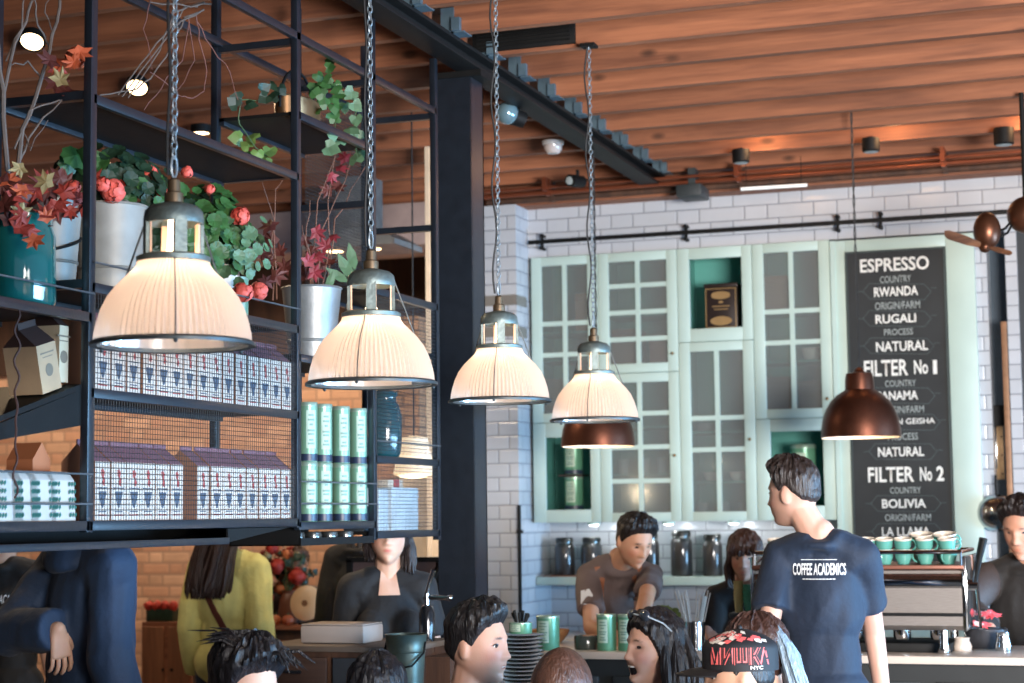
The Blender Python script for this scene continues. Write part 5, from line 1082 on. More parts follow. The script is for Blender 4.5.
for i in range(4):
    m = MB(); m.tube([(0, 0, .15), ((i-1.5)*.06, 0, .38)], .004, 6); m.build('stem', stemg, root, world=False)
for (px, m_, lab) in ((275, of, 'round orange pumpkin on the dresser below the flowers'), (288, mat('rust_gourd', (168, 84, 48), .5), 'rust coloured gourd on the dresser beside the plate')):
    p = atY(px, 620, 9.24); root = thing('pumpkin', (p.x, 9.24, dz), lab, 'pumpkin'); m = MB(); m.lathe([(.001, .0)]+[(.034*math.sin(PI*t/8)*(1), .030-.030*math.cos(PI*t/8)) for t in range(1, 8)]+[(.001, .056)], 24, ripple=.0015); m.build('pumpkin_body', m_, root, world=False); m = MB(); m.tube([(0, 0, .055), (.004, 0, .07)], [.005, .003], 6); m.build('stalk', stemg, root, world=False)
# wooden door and red planter at the left, cream door frames by the column
m = MB(); a = atY(142, 620, 10.4); b = atY(192, 620, 10.4); root = thing('wooden_cupboard', ((a.x+b.x)/2, 10.4, 0), 'tall brown plank cupboard against the brick wall left of the yellow jacket', 'cupboard')
c = atY(165, 622, 10.4); m.box((a.x, 10.4, 0), (b.x, 10.8, c.z)); m.build('body', joistm, root)
for i in range(2): x0 = a.x+(b.x-a.x)*i/2; m = MB(); m.box((x0+.015, 10.385, .05), (x0+(b.x-a.x)/2-.015, 10.4, c.z-.03), bev=.003); dd = m.build('door', wood_mat('door_wood', (112, 70, 46), (146, 94, 62), 2), root); m = MB(); m.ball((x0+.05+(1-i)*.12, 10.375, c.z-.3), .01, 8, 6); m.build('knob', steel_dark, dd)
p = atY(160, 622, 10.45); root = thing('red_planter', (p.x, 10.5, c.z), 'trough of red flowers on the plank cupboard', 'planter'); m = MB(); m.box((-.10, -.06, 0), (.10, .06, .08), bev=.006); m.build('trough', leafd, root, world=False)
for i in range(4): flower_head(root, Vector((p.x-.09+i*.06, 10.46, c.z+.10)), .036, rf, seed=80+i)
for (pa, pb, ya, yb, Y, lab, m_) in ((430, 445, 240, 700, 8.6, 'tall cream upright panel seen just left of the steel column', mat('cream_paint', (226, 204, 176), .6)), (402, 428, 530, 700, 8.9, 'cream cupboard panel low behind the mesh shelf', mat('cream_paint', (226, 204, 176)))):
    a = atY(pa, 500, Y); b = atY(pb, 500, Y); t = atY((pa+pb)/2, ya, Y); m = MB(); zt2 = 3.5 if ya < 300 else 1.95; m.box((a.x, Y, 0), (b.x, Y+.04, zt2), bev=.004); m.box((a.x-.012, Y-.008, 0), (a.x+.01, Y, zt2)); m.box((b.x-.01, Y-.008, 0), (b.x+.012, Y, zt2)); o = m.build('upright_panel', m_); tag(o, lab, 'panel')
# tan brick chimney breast seen through the mesh
m = MB(); a = atY(392, 400, 9.4); b = atY(446, 400, 9.4); m.box((a.x, 9.4, 0), (-3.87, 9.8, 2.72)); struct('wall_chimney', m, brick_mat('tan_brick', (196, 150, 112), (120, 92, 72), P=.2, h=.06, gap=.008, rough=.85, var=.12, bump=.6))
# ================================================================ people
def smooth01(x): x = max(0., min(1., x)); return x*x*(3-2*x)
def capsule(m, a, b, ra, rb, n=12):
    a, b = Vector(a), Vector(b); d = (b-a); L = d.length; d = d/L if L > 1e-6 else Vector((0, 0, 1))
    pts = []; rs = []
    for k in range(4): t = PI/2*(1-k/4); pts.append(a-d*ra*math.sin(t)); rs.append(max(ra*math.cos(t), ra*.05))
    pts.append(a); rs.append(ra); pts.append((a+b)/2); rs.append((ra+rb)/2); pts.append(b); rs.append(rb)
    for k in range(1, 5): t = PI/2*k/4; pts.append(b+d*rb*math.sin(t)); rs.append(max(rb*math.cos(t), rb*.05))
    m.tube(pts, rs, n)
def ell(m, c, r, R=None): m.ball(c, r, 20, 14, M=R)
def fuse(m, voxel, it=4, fac=.5):
    """join overlapping volumes into one continuous surface"""
    me = bpy.data.meshes.new('tmp'); me.from_pydata([tuple(v) for v in m.v], [], m.f)
    bm = bmesh.new(); bm.from_mesh(me); bmesh.ops.recalc_face_normals(bm, faces=bm.faces); bm.to_mesh(me); bm.free()
    o = bpy.data.objects.new('tmp', me); COL.objects.link(o)
    r = o.modifiers.new('r', 'REMESH'); r.mode = 'VOXEL'; r.voxel_size = voxel
    s = o.modifiers.new('s', 'SMOOTH'); s.factor = fac; s.iterations = it
    bpy.context.view_layer.update()
    out = bpy.data.meshes.new_from_object(o.evaluated_get(bpy.context.evaluated_depsgraph_get())); bpy.data.objects.remove(o)
    return out
def headshape(d):
    x, y, z = d; w_ = .075; f = .096; h = .117
    X, Y, Z = x*w_, y*f, z*h
    sq = math.sqrt(max(1-z*z, 0))+1e-3
    if y < 0: Y *= (sq**(.35 if z < 0 else .78))/sq if sq > .02 else 1
    if z < 0:
        k = -z; X *= 1-.24*k**1.6
        if y > 0: Y *= 1-.45*smooth01(k*1.3)
    else:
        X *= 1+.04*math.sin(z*PI)
    if y > 0 and z > -.2: Y *= 1.04
    return Vector((X, Y, Z))
def interp(t, tab):
    if t <= tab[0][0]: return tab[0][1]
    for (a, b), (c, d) in zip(tab, tab[1:]):
        if t <= c: k = (t-a)/(c-a); return b+(d-b)*k
    return tab[-1][1]
def skin_mat(name, rgb):
    if name in MATS: return MATS[name]
    m = mat(name, rgb, .5, 0, .05, 20, .04, 200, spec=.35)
    N = m.node_tree.nodes; L = m.node_tree.links; b = N['Principled BSDF']
    src = b.inputs['Base Color'].links[0].from_socket; at = N.new('ShaderNodeAttribute'); at.attribute_name = 'tint'
    mx = N.new('ShaderNodeVectorMath'); mx.operation = 'MULTIPLY'; L.new(src, mx.inputs[0]); L.new(at.outputs['Color'], mx.inputs[1]); L.new(mx.outputs[0], b.inputs['Base Color'])
    b.inputs['Subsurface Weight'].default_value = .12; b.inputs['Subsurface Scale'].default_value = .02; b.inputs['Subsurface Radius'].default_value = (1, .4, .2)
    return m
def hair_mat(name, rgb, rough=.46):
    return mat(name, rgb, rough, 0, .5, 70, .6, 150, spec=.45, stretch=(1, 1, .18))
eyew = mat('eye_white', (220, 214, 208), .25); iris = mat('iris_dark', (38, 26, 20), .15); teeth = mat('teeth_white', (226, 218, 206), .3); denim = mat('denim', (52, 62, 80), .8, 0, .15, 60); shoe = mat('shoe_dark', (34, 32, 32), .5)
HAIRLINE = [(0, .066), (.5, .062), (.85, .050), (1.15, .022), (1.35, -.012), (1.5, -.010), (1.65, .006), (1.9, -.022), (2.3, -.050), (PI, -.068)]
def person(label, head_at, face, turn=0, hx=0,  pitch=0, roll=0, skin=(206, 158, 130), hair=(30, 24, 22), style='short', bend=0, seated=False, scale=None, top=(30, 30, 32), sleeve='short',
           arms=None, voxel=.006, thick=.013, mouth='closed', eyes=1, hs=1.0, hairvol=1.0, build=1.0, female=False, stubble=0, root_dir=None, hairline=None, pants=None, vneck=False, topname='tshirt', hair_rgbname=None, headback=0, collar=True, lips=(1.0, .72, .68)):
    """one figure: a continuous skin mesh with clothes, hair and eyes as parts. Facing -Y before it is turned by `face`"""
    head_at = Vector(head_at); dz = .42 if seated else 0
    hip = Vector((0, 0, .95-dz)); Rb = Matrix.Rotation(bend, 4, 'X')
    def ub(p):
        p = Vector(p); p.z -= dz; return hip+Rb@(p-hip)
    hc0 = ub((hx, -.03+headback, 1.634)); nb = ub((0, .012, 1.47)); sc = scale or head_at.z/hc0.z
    if seated and not scale: sc = 1.0
    root = thing('person', (0, 0, 0), label, 'person', rz=face)
    Rf = Matrix.Rotation(face, 3, 'Z')
    off = Rf@Vector((hc0.x, hc0.y, 0))*sc; root.location = (head_at.x-off.x, head_at.y-off.y, 0)
    Ri = Rf.inverted()
    def tol(W): return (Ri@(Vector(W)-Vector(root.location)))/sc       # room point to figure coordinates
    lift = head_at.z/sc-hc0.z if (seated or scale) else 0
    L3 = Vector((0, 0, lift))
    hc = hc0+L3; nb = nb+L3
    def U(p): return ub(p)+L3
    wd = build*(.92 if female else 1)
    sh = {s: U((s*.156*wd, .0, 1.425)) for s in (-1, 1)}
    A = {}
    for s in (-1, 1):
        el, wr = U((s*.205*wd, .03, 1.13)), U((s*.215*wd, -.04, .885))
        if arms and s in arms and arms[s]:
            el, wr = [tol(q) if q is not None else r_ for q, r_ in zip(arms[s][:2], (el, wr))]
            # keep human lengths
            d = el-sh[s]; el = sh[s]+d.normalized()*.29; d = wr-el; wr = el+d.normalized()*.26
        A[s] = (el, wr)
    hipj = {s: Vector((s*.09, 0, .93-dz+lift)) for s in (-1, 1)}
    if seated: knee = {s: Vector((s*.13, -.43, .50+lift*.5)) for s in (-1, 1)}; ank = {s: Vector((s*.13, -.40, .08)) for s in (-1, 1)}
    else: knee = {s: Vector((s*.10, -.015, .50)) for s in (-1, 1)}; ank = {s: Vector((s*.105, .03, .09)) for s in (-1, 1)}
    S = Matrix.Scale(sc, 4)
    Rh = (Matrix.Rotation(turn, 4, 'Z')@Matrix.Rotation(pitch, 4, 'X')@Matrix.Rotation(roll, 4, 'Y'))
    hk = hs
    # ---- skin
    m = MB(); Rt = Rb.to_3x3()
    chest = U((0, .0, 1.27)); waist = U((0, .0, 1.10)); pel = Vector((0, 0, .96-dz))+L3
    def torso(m, o):
        ell(m, chest, (.146*wd+o, .096*build+o, .17+o), Rt); ell(m, waist, (.128*wd*(.90 if female else 1)+o, .086*build+o, .15+o), Rt); ell(m, pel, (.158*wd+o, .108*build+o, .12+o))
        ell(m, U((0, .0, 1.385)), (.125*wd+o, .068*build+o, .07+o), Rt)
        if female:
            for s in (-1, 1): ell(m, U((s*.07, -.075, 1.27)), (.058+o, .055+o, .058+o), Rt)
        for s in (-1, 1): capsule(m, sh[s], U((s*.045, .012, 1.46)), .046*build+o, .046+o); 
    torso(m, 0)
    capsule(m, nb, hc+(Rh.to_3x3()@Vector((0, .02, -.05)))*hk, .054, .051)
    capsule(m, U((0, .0, 1.42)), nb+Vector((0, 0, .03)), .046, .053)
    for s in (-1, 1):
        el, wr = A[s]; capsule(m, sh[s], el, .050*build, .040*build); capsule(m, el, wr, .041*build, .026)
        capsule(m, hipj[s], knee[s], .082*build, .056); capsule(m, knee[s], ank[s], .055, .038); capsule(m, ank[s]+Vector((0, .02, -.045)), ank[s]+Vector((0, -.13, -.055)), .036, .028)
    # head volume and ears
    n0 = len(m.v); vs = []; n, mm = 36, 26; fs = []
    R3 = Rh.to_3x3()
    for i in range(mm+1):
        th = PI*i/mm
        for j in range(n):
            an = 2*PI*j/n; d = (math.sin(th)*math.cos(an), math.sin(th)*math.sin(an), -math.cos(th)); vs.append(hc+R3@(headshape(d)*hk))
    for i in range(mm):
        for j in range(n):
            j2 = (j+1) % n
            if i == 0: fs.append((j, n+j2, n+j))
            elif i == mm-1: fs.append((i*n+j, i*n+j2, (i+1)*n+j))
            else: fs.append((i*n+j, i*n+j2, (i+1)*n+j2, (i+1)*n+j))
    m.add(vs, fs)
    for s in (-1, 1):
        E_ = Rh.to_3x3()@Matrix.Rotation(s*.35, 3, 'Z'); m.ball(hc+R3@(Vector((s*.076, .010, -.006))*hk), (.008, .019, .031), 12, 10, M=E_)
    # palm
    HD = {}
    for s in (-1, 1):
        el, wr = A[s]; d = (wr-el).normalized()
        if arms and s in arms and arms[s] and len(arms[s]) > 2: d = (Ri@Vector(arms[s][2])).normalized()
        side = d.cross(Vector((0, 0, 1))); side = side.normalized() if side.length > .2 else Vector((0, 1, 0))
        side = (side - d*side.dot(d)).normalized(); nrm = side.cross(d).normalized()
        if nrm.z > 0: nrm = -nrm
        if arms and s in arms and arms[s] and len(arms[s]) > 2: pass
        else: nrm = Vector((-s, 0, 0)); side = Vector((0, -1, 0)); side = (side-d*side.dot(d)).normalized(); nrm = d.cross(side); nrm = nrm if nrm.x*s < 0 else -nrm
        HD[s] = (wr, d, side, nrm)
        for q in range(4):
            o = (q-1.5)*.019; capsule(m, wr+d*.015+side*o*.6, wr+d*.088+side*o, .015, .0115, 8)
    me = fuse(m, voxel)
    # ---- face relief
    co = np.empty(len(me.vertices)*3); me.vertices.foreach_get('co', co); co = co.reshape(-1, 3)
    Rm = np.array(R3); q = (co-np.array(hc))@Rm/hk         # into head frame
    tint = np.ones((len(q), 4)); msk = (np.linalg.norm(q, axis=1) < .17) & (q[:, 2] > -.15)
    g = lambda x0, z0, sx, sz: np.exp(-((q[:, 0]-x0)/sx)**2-((q[:, 2]-z0)/sz)**2)
    fr = np.clip((-q[:, 1]-.03)/.03, 0, 1)*msk
    dy = np.zeros(len(q))
    sz_ = np.where(q[:, 2] < -.034, .0075, .019); dy -= .019*np.exp(-(q[:, 0]/.0115)**2-((q[:, 2]+.034)/sz_)**2)+.007*g(0, .002, .009, .016)
    for s in (-1, 1):
        dy -= .006*g(s*.013, -.036, .008, .008); dy += .008*g(s*.031, .004, .016, .012); dy -= .005*g(s*.027, .024, .020, .008); dy -= .004*g(s*.042, -.030, .02, .018)
    dy -= .006*g(0, -.062, .022, .010); dy += .004*g(0, -.0615, .022, .0028); dy -= .009*g(0, -.102, .02, .014); dy += .004*g(0, -.080, .02, .006)
    lipm = np.clip(g(0, -.0625, .022, .0085)*1.6-.5, 0, 1)*fr
    tint[:, :3] *= (1-lipm[:, None])+lipm[:, None]*np.array(lips)
    if mouth != 'closed':
        op = {'smile': .004, 'laugh': .0125}[mouth]; o_ = g(0, -.068 if mouth == 'laugh' else -.063, .021, op+.001); dy += (.020 if mouth == 'laugh' else .003)*o_
        k = np.clip(o_*2-.7, 0, 1)*fr; tint[:, :3] *= (1-k[:, None])+k[:, None]*np.array((.30, .10, .10))
    for s in (-1, 1):   # brows are hair, a lasting colour of their own
        b_ = np.clip(np.exp(-((q[:, 0]-s*.030)/.017)**2-((q[:, 2]-.0235+.0-abs(1)*0+.10*(np.abs(q[:, 0])-.030))/.0042)**2)*1.8-.6, 0, 1)*fr; hc_ = np.array(lin(hair))/np.array(lin(skin)); tint[:, :3] *= (1-b_[:, None])+b_[:, None]*np.clip(hc_, .05, 1)
        e_ = np.clip(np.exp(-((q[:, 0]-s*.031)/.013)**2-((q[:, 2]-.001)/.0022)**2)*1.6-.5, 0, 1)*fr*(0 if eyes else 1); tint[:, :3] *= (1-.75*e_[:, None])
    ck = (np.exp(-((np.abs(q[:, 0])-.045)/.02)**2-((q[:, 2]+.03)/.02)**2))*fr*.18; tint[:, 1] *= 1-ck; tint[:, 2] *= 1-ck
    if stubble:
        sb = np.clip((-.045-q[:, 2])/.02, 0, 1)*msk*np.clip((.045-q[:, 1])/.02, 0, 1)*np.clip((q[:, 2]+.125)/.01, 0, 1)*(1-lipm); tint[:, :3] *= (1-sb[:, None]*stubble*.55)
    d3 = np.stack([np.zeros(len(q)), dy*fr, np.zeros(len(q))], 1)*hk; co = co+d3@Rm.T
    # fingers, each its own, rooted in the palm
    F = MB()
    for s in (-1, 1):
        wr, d, side, nrm = HD[s]; curl = .45
        for qn, (ln, ro) in enumerate(((.070, .0085), (.078, .009), (.073, .0085), (.058, .0075))):
            o = (qn-1.5)*.0205; p = wr+d*.085+side*o; dd = (d+side*(qn-1.5)*.07).normalized(); pts = [p-dd*.012]; rr = [ro]
            for seg, fl in enumerate((.45, .32, .23)):
                ang = curl*(seg+.5); v = dd*math.cos(ang)+nrm*math.sin(ang); p = p+v*ln*fl; pts.append(p.copy()); rr.append(ro*(1-.1*(seg+1)))
            pts.append(p+v*.004); rr.append(ro*.35); F.tube(pts, rr, 8)
        sd = side if (s == 1) == (side.dot(Vector((0, -1, 0))) > 0) or True else -side
        p = wr+d*.03+sd*(-.024); v = (d*.75-sd*.55+nrm*.35).normalized(); F.tube([p-v*.01, p+v*.022, p+v*.042+nrm*.004, p+v*.058+nrm*.010, p+v*.062+nrm*.011], [.012, .0115, .010, .0085, .003], 8)
    nv = len(co); pv = [tuple(v) for v in co]+[tuple(v) for v in F.v]; polys = [tuple(p.vertices) for p in me.polygons]+[tuple(i+nv for i in f) for f in F.f]
    pv = [tuple(c*sc for c in v) for v in pv]
    nm = bpy.data.meshes.new('body'); nm.from_pydata(pv, [], polys); nm.materials.append(skin_mat('skin_%d_%d_%d' % skin, skin))
    ca = nm.color_attributes.new('tint', 'FLOAT_COLOR', 'POINT'); tt = np.ones((len(pv), 4)); tt[:nv] = tint; ca.data.foreach_set('color', tt.ravel())
    nm.polygons.foreach_set('use_smooth', [True]*len(nm.polygons)); bo = bpy.data.objects.new('body', nm); COL.objects.link(bo); bo.parent = root
    H = lambda p: (hc+R3@(Vector(p)*hk))*sc
    for s in (-1, 1):
        if eyes:
            m = MB(); m.ball(H((s*.031, -.0712, .0015)), .0100*hk*sc, 14, 10); m.cur = 1; gz = Vector((0, -1, -.1)).normalized(); m.ball(H((s*.031, -.0784, .0010)), (.0058*hk*sc,)*3, 12, 8); m.build('eye', None, root, world=False, mats=[eyew, iris])
            m = MB(); m.tube([H((s*.031+t*.0145, -.0835+abs(t)*.006, .0078-abs(t)**2*.005)) for t in (-1, -.6, -.2, .2, .6, 1)], [.0012, .0018, .002, .002, .0018, .001], 6); m.build('eyelashes', hair_mat('lash_dark', (26, 20, 18)), root, world=False)
    if mouth != 'closed':
        m = MB(); zz = -.0585 if mouth == 'laugh' else -.0615; m.tube([H((x*.0165, -.0895+abs(x)**2*.007, zz)) for x in (-1, -.7, -.35, 0, .35, .7, 1)], [.0015]+[.0034 if mouth == 'laugh' else .0024]*5+[.0015], 8); m.build('teeth', teeth, root, world=False)
    # ---- clothes
    def cloth(name, m, m_, vx=.009, it=3, wr_=.0048):
        me = fuse(m, vx, it); n_v = len(me.vertices); C_ = np.empty(n_v*3); me.vertices.foreach_get('co', C_); N_ = np.empty(n_v*3); me.vertex_normals.foreach_get('vector', N_); C_ = C_.reshape(-1, 3); N_ = N_.reshape(-1, 3)
        k_ = np.array([noise.noise(Vector((x*7, y*7, z*7)))*.8+(.55-2.2*abs(noise.noise(Vector((x*9+z*4, y*9, z*5+3)))))*.55+noise.noise(Vector((x*22, y*22, z*9)))*.35 for x, y, z in C_])
        C_ = (C_+N_*k_[:, None]*wr_*2)*sc; me.vertices.foreach_set('co', C_.ravel()); me.update()
        me.materials.clear(); me.materials.append(m_); me.polygons.foreach_set('use_smooth', [True]*len(me.polygons)); o = bpy.data.objects.new(name, me); COL.objects.link(o); o.parent = root; return o
    tm = mat('%s_%d_%d_%d' % ((topname,)+tuple(top)), top, .75, 0, .12, 12, .25, 40, sheen=.05)
    m = MB(); torso(m, thick)
    if collar: ell(m, U((0, .012, 1.462)), (.074+thick, .070+thick, .030), Rt)
    for s in (-1, 1):
        el, wr = A[s]; o = thick
        if sleeve == 'short': e2 = sh[s].lerp(el, .66); m.tube([sh[s], sh[s].lerp(el, .3), e2], [.050*build+o, .049*build+o, .054*build+o], 16); capsule(m, U((s*.11*wd, 0, 1.41)), sh[s], .052*build+o, .050*build+o)
        elif sleeve == 'long': capsule(m, sh[s], el, .050*build+o, .042*build+o); m.tube([el, el.lerp(wr, .5), wr.lerp(el, .04)], [.042*build+o, .038+o, .030+o], 16); capsule(m, U((s*.11*wd, 0, 1.41)), sh[s], .052*build+o, .050*build+o)
        else: pass
    shirt = cloth(topname, m, tm)
    if topname in ('hoodie', 'jacket'):
        m = MB(); 
        if topname == 'hoodie':
            for i in range(14): a = PI*i/13; capsule(m, U((math.cos(a)*.085, .03+math.sin(a)*.085, 1.47-.035*math.sin(a))), U((math.cos(a)*.075, .03+math.sin(a)*.07, 1.52-.02*math.sin(a))), .036, .028, 8)
            cloth('hood', m, tm, .010)
        else:
            for i in range(12): a = PI*(i/11*1.5-.25); capsule(m, U((math.cos(a)*.070, .018+math.sin(a)*.062, 1.455)), U((math.cos(a)*.066, .018+math.sin(a)*.058, 1.50)), .014, .011, 8)
            cloth('collar', m, tm, .007)
    m = MB(); ell(m, pel, (.170*wd, .120*build, .125))
    for s in (-1, 1): capsule(m, hipj[s], knee[s], .092*build, .068); m.tube([knee[s], ank[s]+Vector((0, 0, .0))], [.068, .058], 14)
    cloth('trousers', m, pants or denim, .013)
    for s in (-1, 1):
        m = MB(); a = ank[s]; capsule(m, a+Vector((0, .03, -.035)), a+Vector((0, -.13, -.045)), .046, .038); m2 = MB(); m2.v = [Vector(v)*sc for v in m.v]; 
        for v in m2.v: v.z = max(v.z, .002)
        m2.f = m.f; m2.mi = m.mi; m2.build('shoe', shoe, root, world=False)
    # ---- hair
    hm = hair_mat('hair_%d_%d_%d' % hair, hair)
    if style:
        tab = hairline or HAIRLINE
        if style in ('long', 'bob'): tab = [(0, .060), (.35, .056), (.8, .036), (1.1, .0), (1.4, -.05), (2.0, -.095), (PI, -.11)]
        if style == 'fringe': tab = [(0, .030), (.5, .028), (.85, .018), (1.05, -.03), (1.4, -.075), (2.0, -.1), (PI, -.11)]
        if style == 'buzz': pass
        n, mm = 96, 64; vs = []; fs = []
        sd = random.random()*50
        for i in range(mm+1):
            th = PI*i/mm
            for j in range(n):
                an = 2*PI*j/n; d = Vector((math.sin(th)*math.cos(an), math.sin(th)*math.sin(an), -math.cos(th))); p = headshape(d)
                phi = abs(math.atan2(d.x, -d.y)); zl = interp(phi, tab)+.004*noise.noise(Vector((phi*6, sd, 0)))
                k = smooth01((p.z-zl)/(.014 if style in ('long', 'bob', 'fringe') else .026))
                topk = smooth01((p.z-.01)/.07); T_ = (.004+.018*topk)*hairvol
                if style == 'buzz': T_ = .005
                if style in ('long', 'bob', 'fringe'): T_ = (.014+.008*topk)*hairvol
                if style == 'quiff': T_ += .014*topk*smooth01((-p.y+.02)/.08)*hairvol
                az = math.atan2(d.y, d.x)
                nz = noise.noise(Vector((az*7+sd, p.z*9, 2.2)))*.3+noise.noise(Vector((az*22+sd, p.z*16, 5.2)))*.22+noise.noise(Vector((p.x*90, p.y*90+sd, p.z*40)))*.34
                t = (T_*(1+nz*(1 if style != 'buzz' else .2)))*k-.006*(1-k)
                vs.append((hc+R3@((p+d*t)*hk))*sc)
        for i in range(mm):
            for j in range(n):
                j2 = (j+1) % n
                if i == 0: fs.append((j, n+j2, n+j))
                elif i == mm-1: fs.append((i*n+j, i*n+j2, (i+1)*n+j))
                else: fs.append((i*n+j, i*n+j2, (i+1)*n+j2, (i+1)*n+j))
        m = MB(); m.add(vs, fs); m.build('hair', hm, root, world=False)
    return dict(root=root, shirt=shirt, H=H, U=lambda p: U(p)*sc, sc=sc, tol=lambda W: tol(W)*sc, hm=hm, A=A, Ri=Ri, R3=R3, hk=hk)
def locks(P, specs, m_=None, n=40, seed=0, name='long_hair', width=.010, flat=.55):
    """strands of hair falling as tapered locks; each spec is a path of head-frame points"""
    rng = random.Random(seed); m = MB()
    for path, spread, cnt in specs:
        for i in range(cnt):
            o = Vector((rng.gauss(0, spread), rng.gauss(0, spread), rng.gauss(0, spread*.3))); w_ = width*rng.uniform(.6, 1.3); pts = []; k = len(path)
            for a in range(k-1):
                for t in (0, .5): pts.append(Vector(path[a]).lerp(Vector(path[a+1]), t))
            pts.append(Vector(path[-1])); q = []
            for a, p in enumerate(pts): f_ = a/(len(pts)-1); q.append(P['H'](p+o*(.35+.9*f_)+Vector((math.sin(a*1.3+i)*.003, math.cos(a*1.1+i)*.003, 0))))
            rr = [w_*(.7+.5*math.sin(PI*min(1, .25+a/(len(pts)-1)*.75))) for a in range(len(pts))]; rr[-1] = w_*.2
            m.tube(q, rr, 6)
    return m.build(name, m_ or P['hm'], P['root'], world=False)
from mathutils.bvhtree import BVHTree
def bvh_of(o): me = o.data; return BVHTree.FromPolygons([v.co.copy() for v in me.vertices], [tuple(p.vertices) for p in me.polygons])
def band(P, o, path, w_, m_, name, off=.004):
    T_ = bvh_of(o); C = []; k = len(path)
    for a in range(k-1):
        for t in range(6): C.append(Vector(path[a]).lerp(Vector(path[a+1]), t/6))
    C.append(Vector(path[-1])); L_ = []; 
    for i, c in enumerate(C):
        loc, nr, _, _ = T_.find_nearest(c); L_.append((loc, nr))
    m = MB(); vs = []; ave = [sum((L_[max(0, min(len(L_)-1, i+j))][1] for j in (-2, -1, 0, 1, 2)), Vector()).normalized() for i in range(len(L_))]
    for i, (loc, nr) in enumerate(L_):
        d = (L_[min(i+1, len(L_)-1)][0]-L_[max(i-1, 0)][0]).normalized(); s_ = d.cross(ave[i]).normalized()*w_/2; b = loc+ave[i]*off
        vs += [b+s_, b-s_, b-s_-ave[i]*off*1.2, b+s_-ave[i]*off*1.2]
    m.add(vs, [(4*i+a, 4*i+(a+1) % 4, 4*i+4+(a+1) % 4, 4*i+4+a) for i in range(len(L_)-1) for a in range(4)]); return m.build(name, m_, P['root'], world=False)
def print_on(P, o, txt, c, right, up, nrm, wd, ht, m_, bold=.02, name='shirt_print'):
    T_ = bvh_of(o); me = text_mesh(txt, bold); xs = [v.co.x for v in me.vertices]; ys = [v.co.y for v in me.vertices]; x0, x1, y0, y1 = min(xs), max(xs), min(ys), max(ys)
    bm = bmesh.new(); bm.from_mesh(me); bmesh.ops.triangulate(bm, faces=bm.faces); bm.to_mesh(me); bm.free()
    for v in me.vertices:
        p = Vector(c)+Vector(right)*((v.co.x-x0)/(x1-x0)-.5)*wd+Vector(up)*((v.co.y-y0)/(y1-y0)-.5)*ht
        hit = T_.ray_cast(p+Vector(nrm)*.3, -Vector(nrm)); v.co = (hit[0]+Vector(nrm)*.003) if hit[0] else p
    me.materials.clear(); me.materials.append(m_); ob = bpy.data.objects.new(name, me); COL.objects.link(ob); ob.parent = P['root']; return ob
D2R = math.radians
whitep2 = mat('print_white', (222, 224, 226), .7); leather = mat('tan_leather', (150, 92, 60), .6, 0, .2, 20)

# standing man in the navy T-shirt, back turned, face to the left
P = person('man in a navy T-shirt with printed back, standing at the counter with his back turned', atD(794, 494, 6.25), D2R(184), turn=D2R(66), hx=.085, headback=.02, build=.88, pitch=.02, skin=(200, 156, 136), hair=(44, 36, 34), style='quiff', top=(17, 32, 52), stubble=.15,
           arms={1: (atD(768, 630, 6.12), atD(776, 700, 6.05)), -1: (atD(874, 632, 6.25), atD(884, 705, 6.2))}, thick=.016, hairvol=1.0, hs=.93, hairline=[(0, .066), (.5, .062), (.85, .050), (1.15, .025), (1.35, -.005), (1.5, .0), (1.65, .016), (1.9, -.01), (2.3, -.035), (PI, -.05)])
U_ = P['U']
print_on(P, P['shirt'], 'COFFEE ACADEMICS', U_((.0, .12, 1.385)), (-1, 0, 0), (0, 0, 1), (0, 1, 0), .178, .040, whitep2)
print_on(P, P['shirt'], '_____', U_((.0, .12, 1.416)), (-1, 0, 0), (0, 0, 1), (0, 1, 0), .12, .002, whitep2); print_on(P, P['shirt'], '- SINCE 2012 -'.replace(' SINCE 2012 ', '--------'), U_((.0, .12, 1.353)), (-1, 0, 0), (0, 0, 1), (0, 1, 0), .11, .003, whitep2)
# barista bending over the counter
P = person('barista in a grey T-shirt and leather strapped apron bending over the counter', atD(634, 541, 7.95), D2R(16), turn=D2R(30), hx=.065, headback=-.03, build=.88, pitch=.40, roll=.0, skin=(208, 156, 126), hair=(26, 20, 19), style='quiff', bend=.50, hs=.95, top=(104, 88, 84), eyes=0, scale=1.0,
           arms={-1: (atD(590, 600, 8.0), atD(604, 632, 7.75), Vector((.5, -.4, -.5))), 1: (atD(645, 605, 7.75), atD(636, 632, 7.6), Vector((-.6, -.3, -.3)))})
BA = P
ap = mat('apron_dark', (52, 42, 40), .7, 0, .2, 12, .2)
for s in (-1, 1): band(P, P['shirt'], [P['U']((s*.085, .10, 1.38)), P['U']((s*.085, .02, 1.47)), P['U']((s*.085, -.09, 1.38)), P['U']((s*.075, -.13, 1.20))], .026, leather, 'apron_strap')
T_ = bvh_of(P['shirt']); m = MB(); vs = []
for i in range(13):
    for j in range(11):
        p = P['U']((-.115+.23*i/12, -.3, 1.20-.42*j/10)); hit = T_.ray_cast(p, (BA['U']((0, 0, 1.2))-BA['U']((0, -.3, 1.2))).normalized()); q = hit[0] if hit[0] else P['U']((-.115+.23*i/12, -.115, 1.20-.42*j/10)); vs.append(q+(BA['U']((0, -.3, 1.2))-BA['U']((0, 0, 1.2))).normalized()*.007)
m.add(vs, [(i*11+j, i*11+j+1, (i+1)*11+j+1, (i+1)*11+j) for i in range(12) for j in range(10)]); m.build('apron_bib', ap, P['root'], world=False)
band(P, P['shirt'], [P['U']((-.11, -.15, 1.215)), P['U']((.11, -.15, 1.215))], .035, leather, 'apron_band', .012)
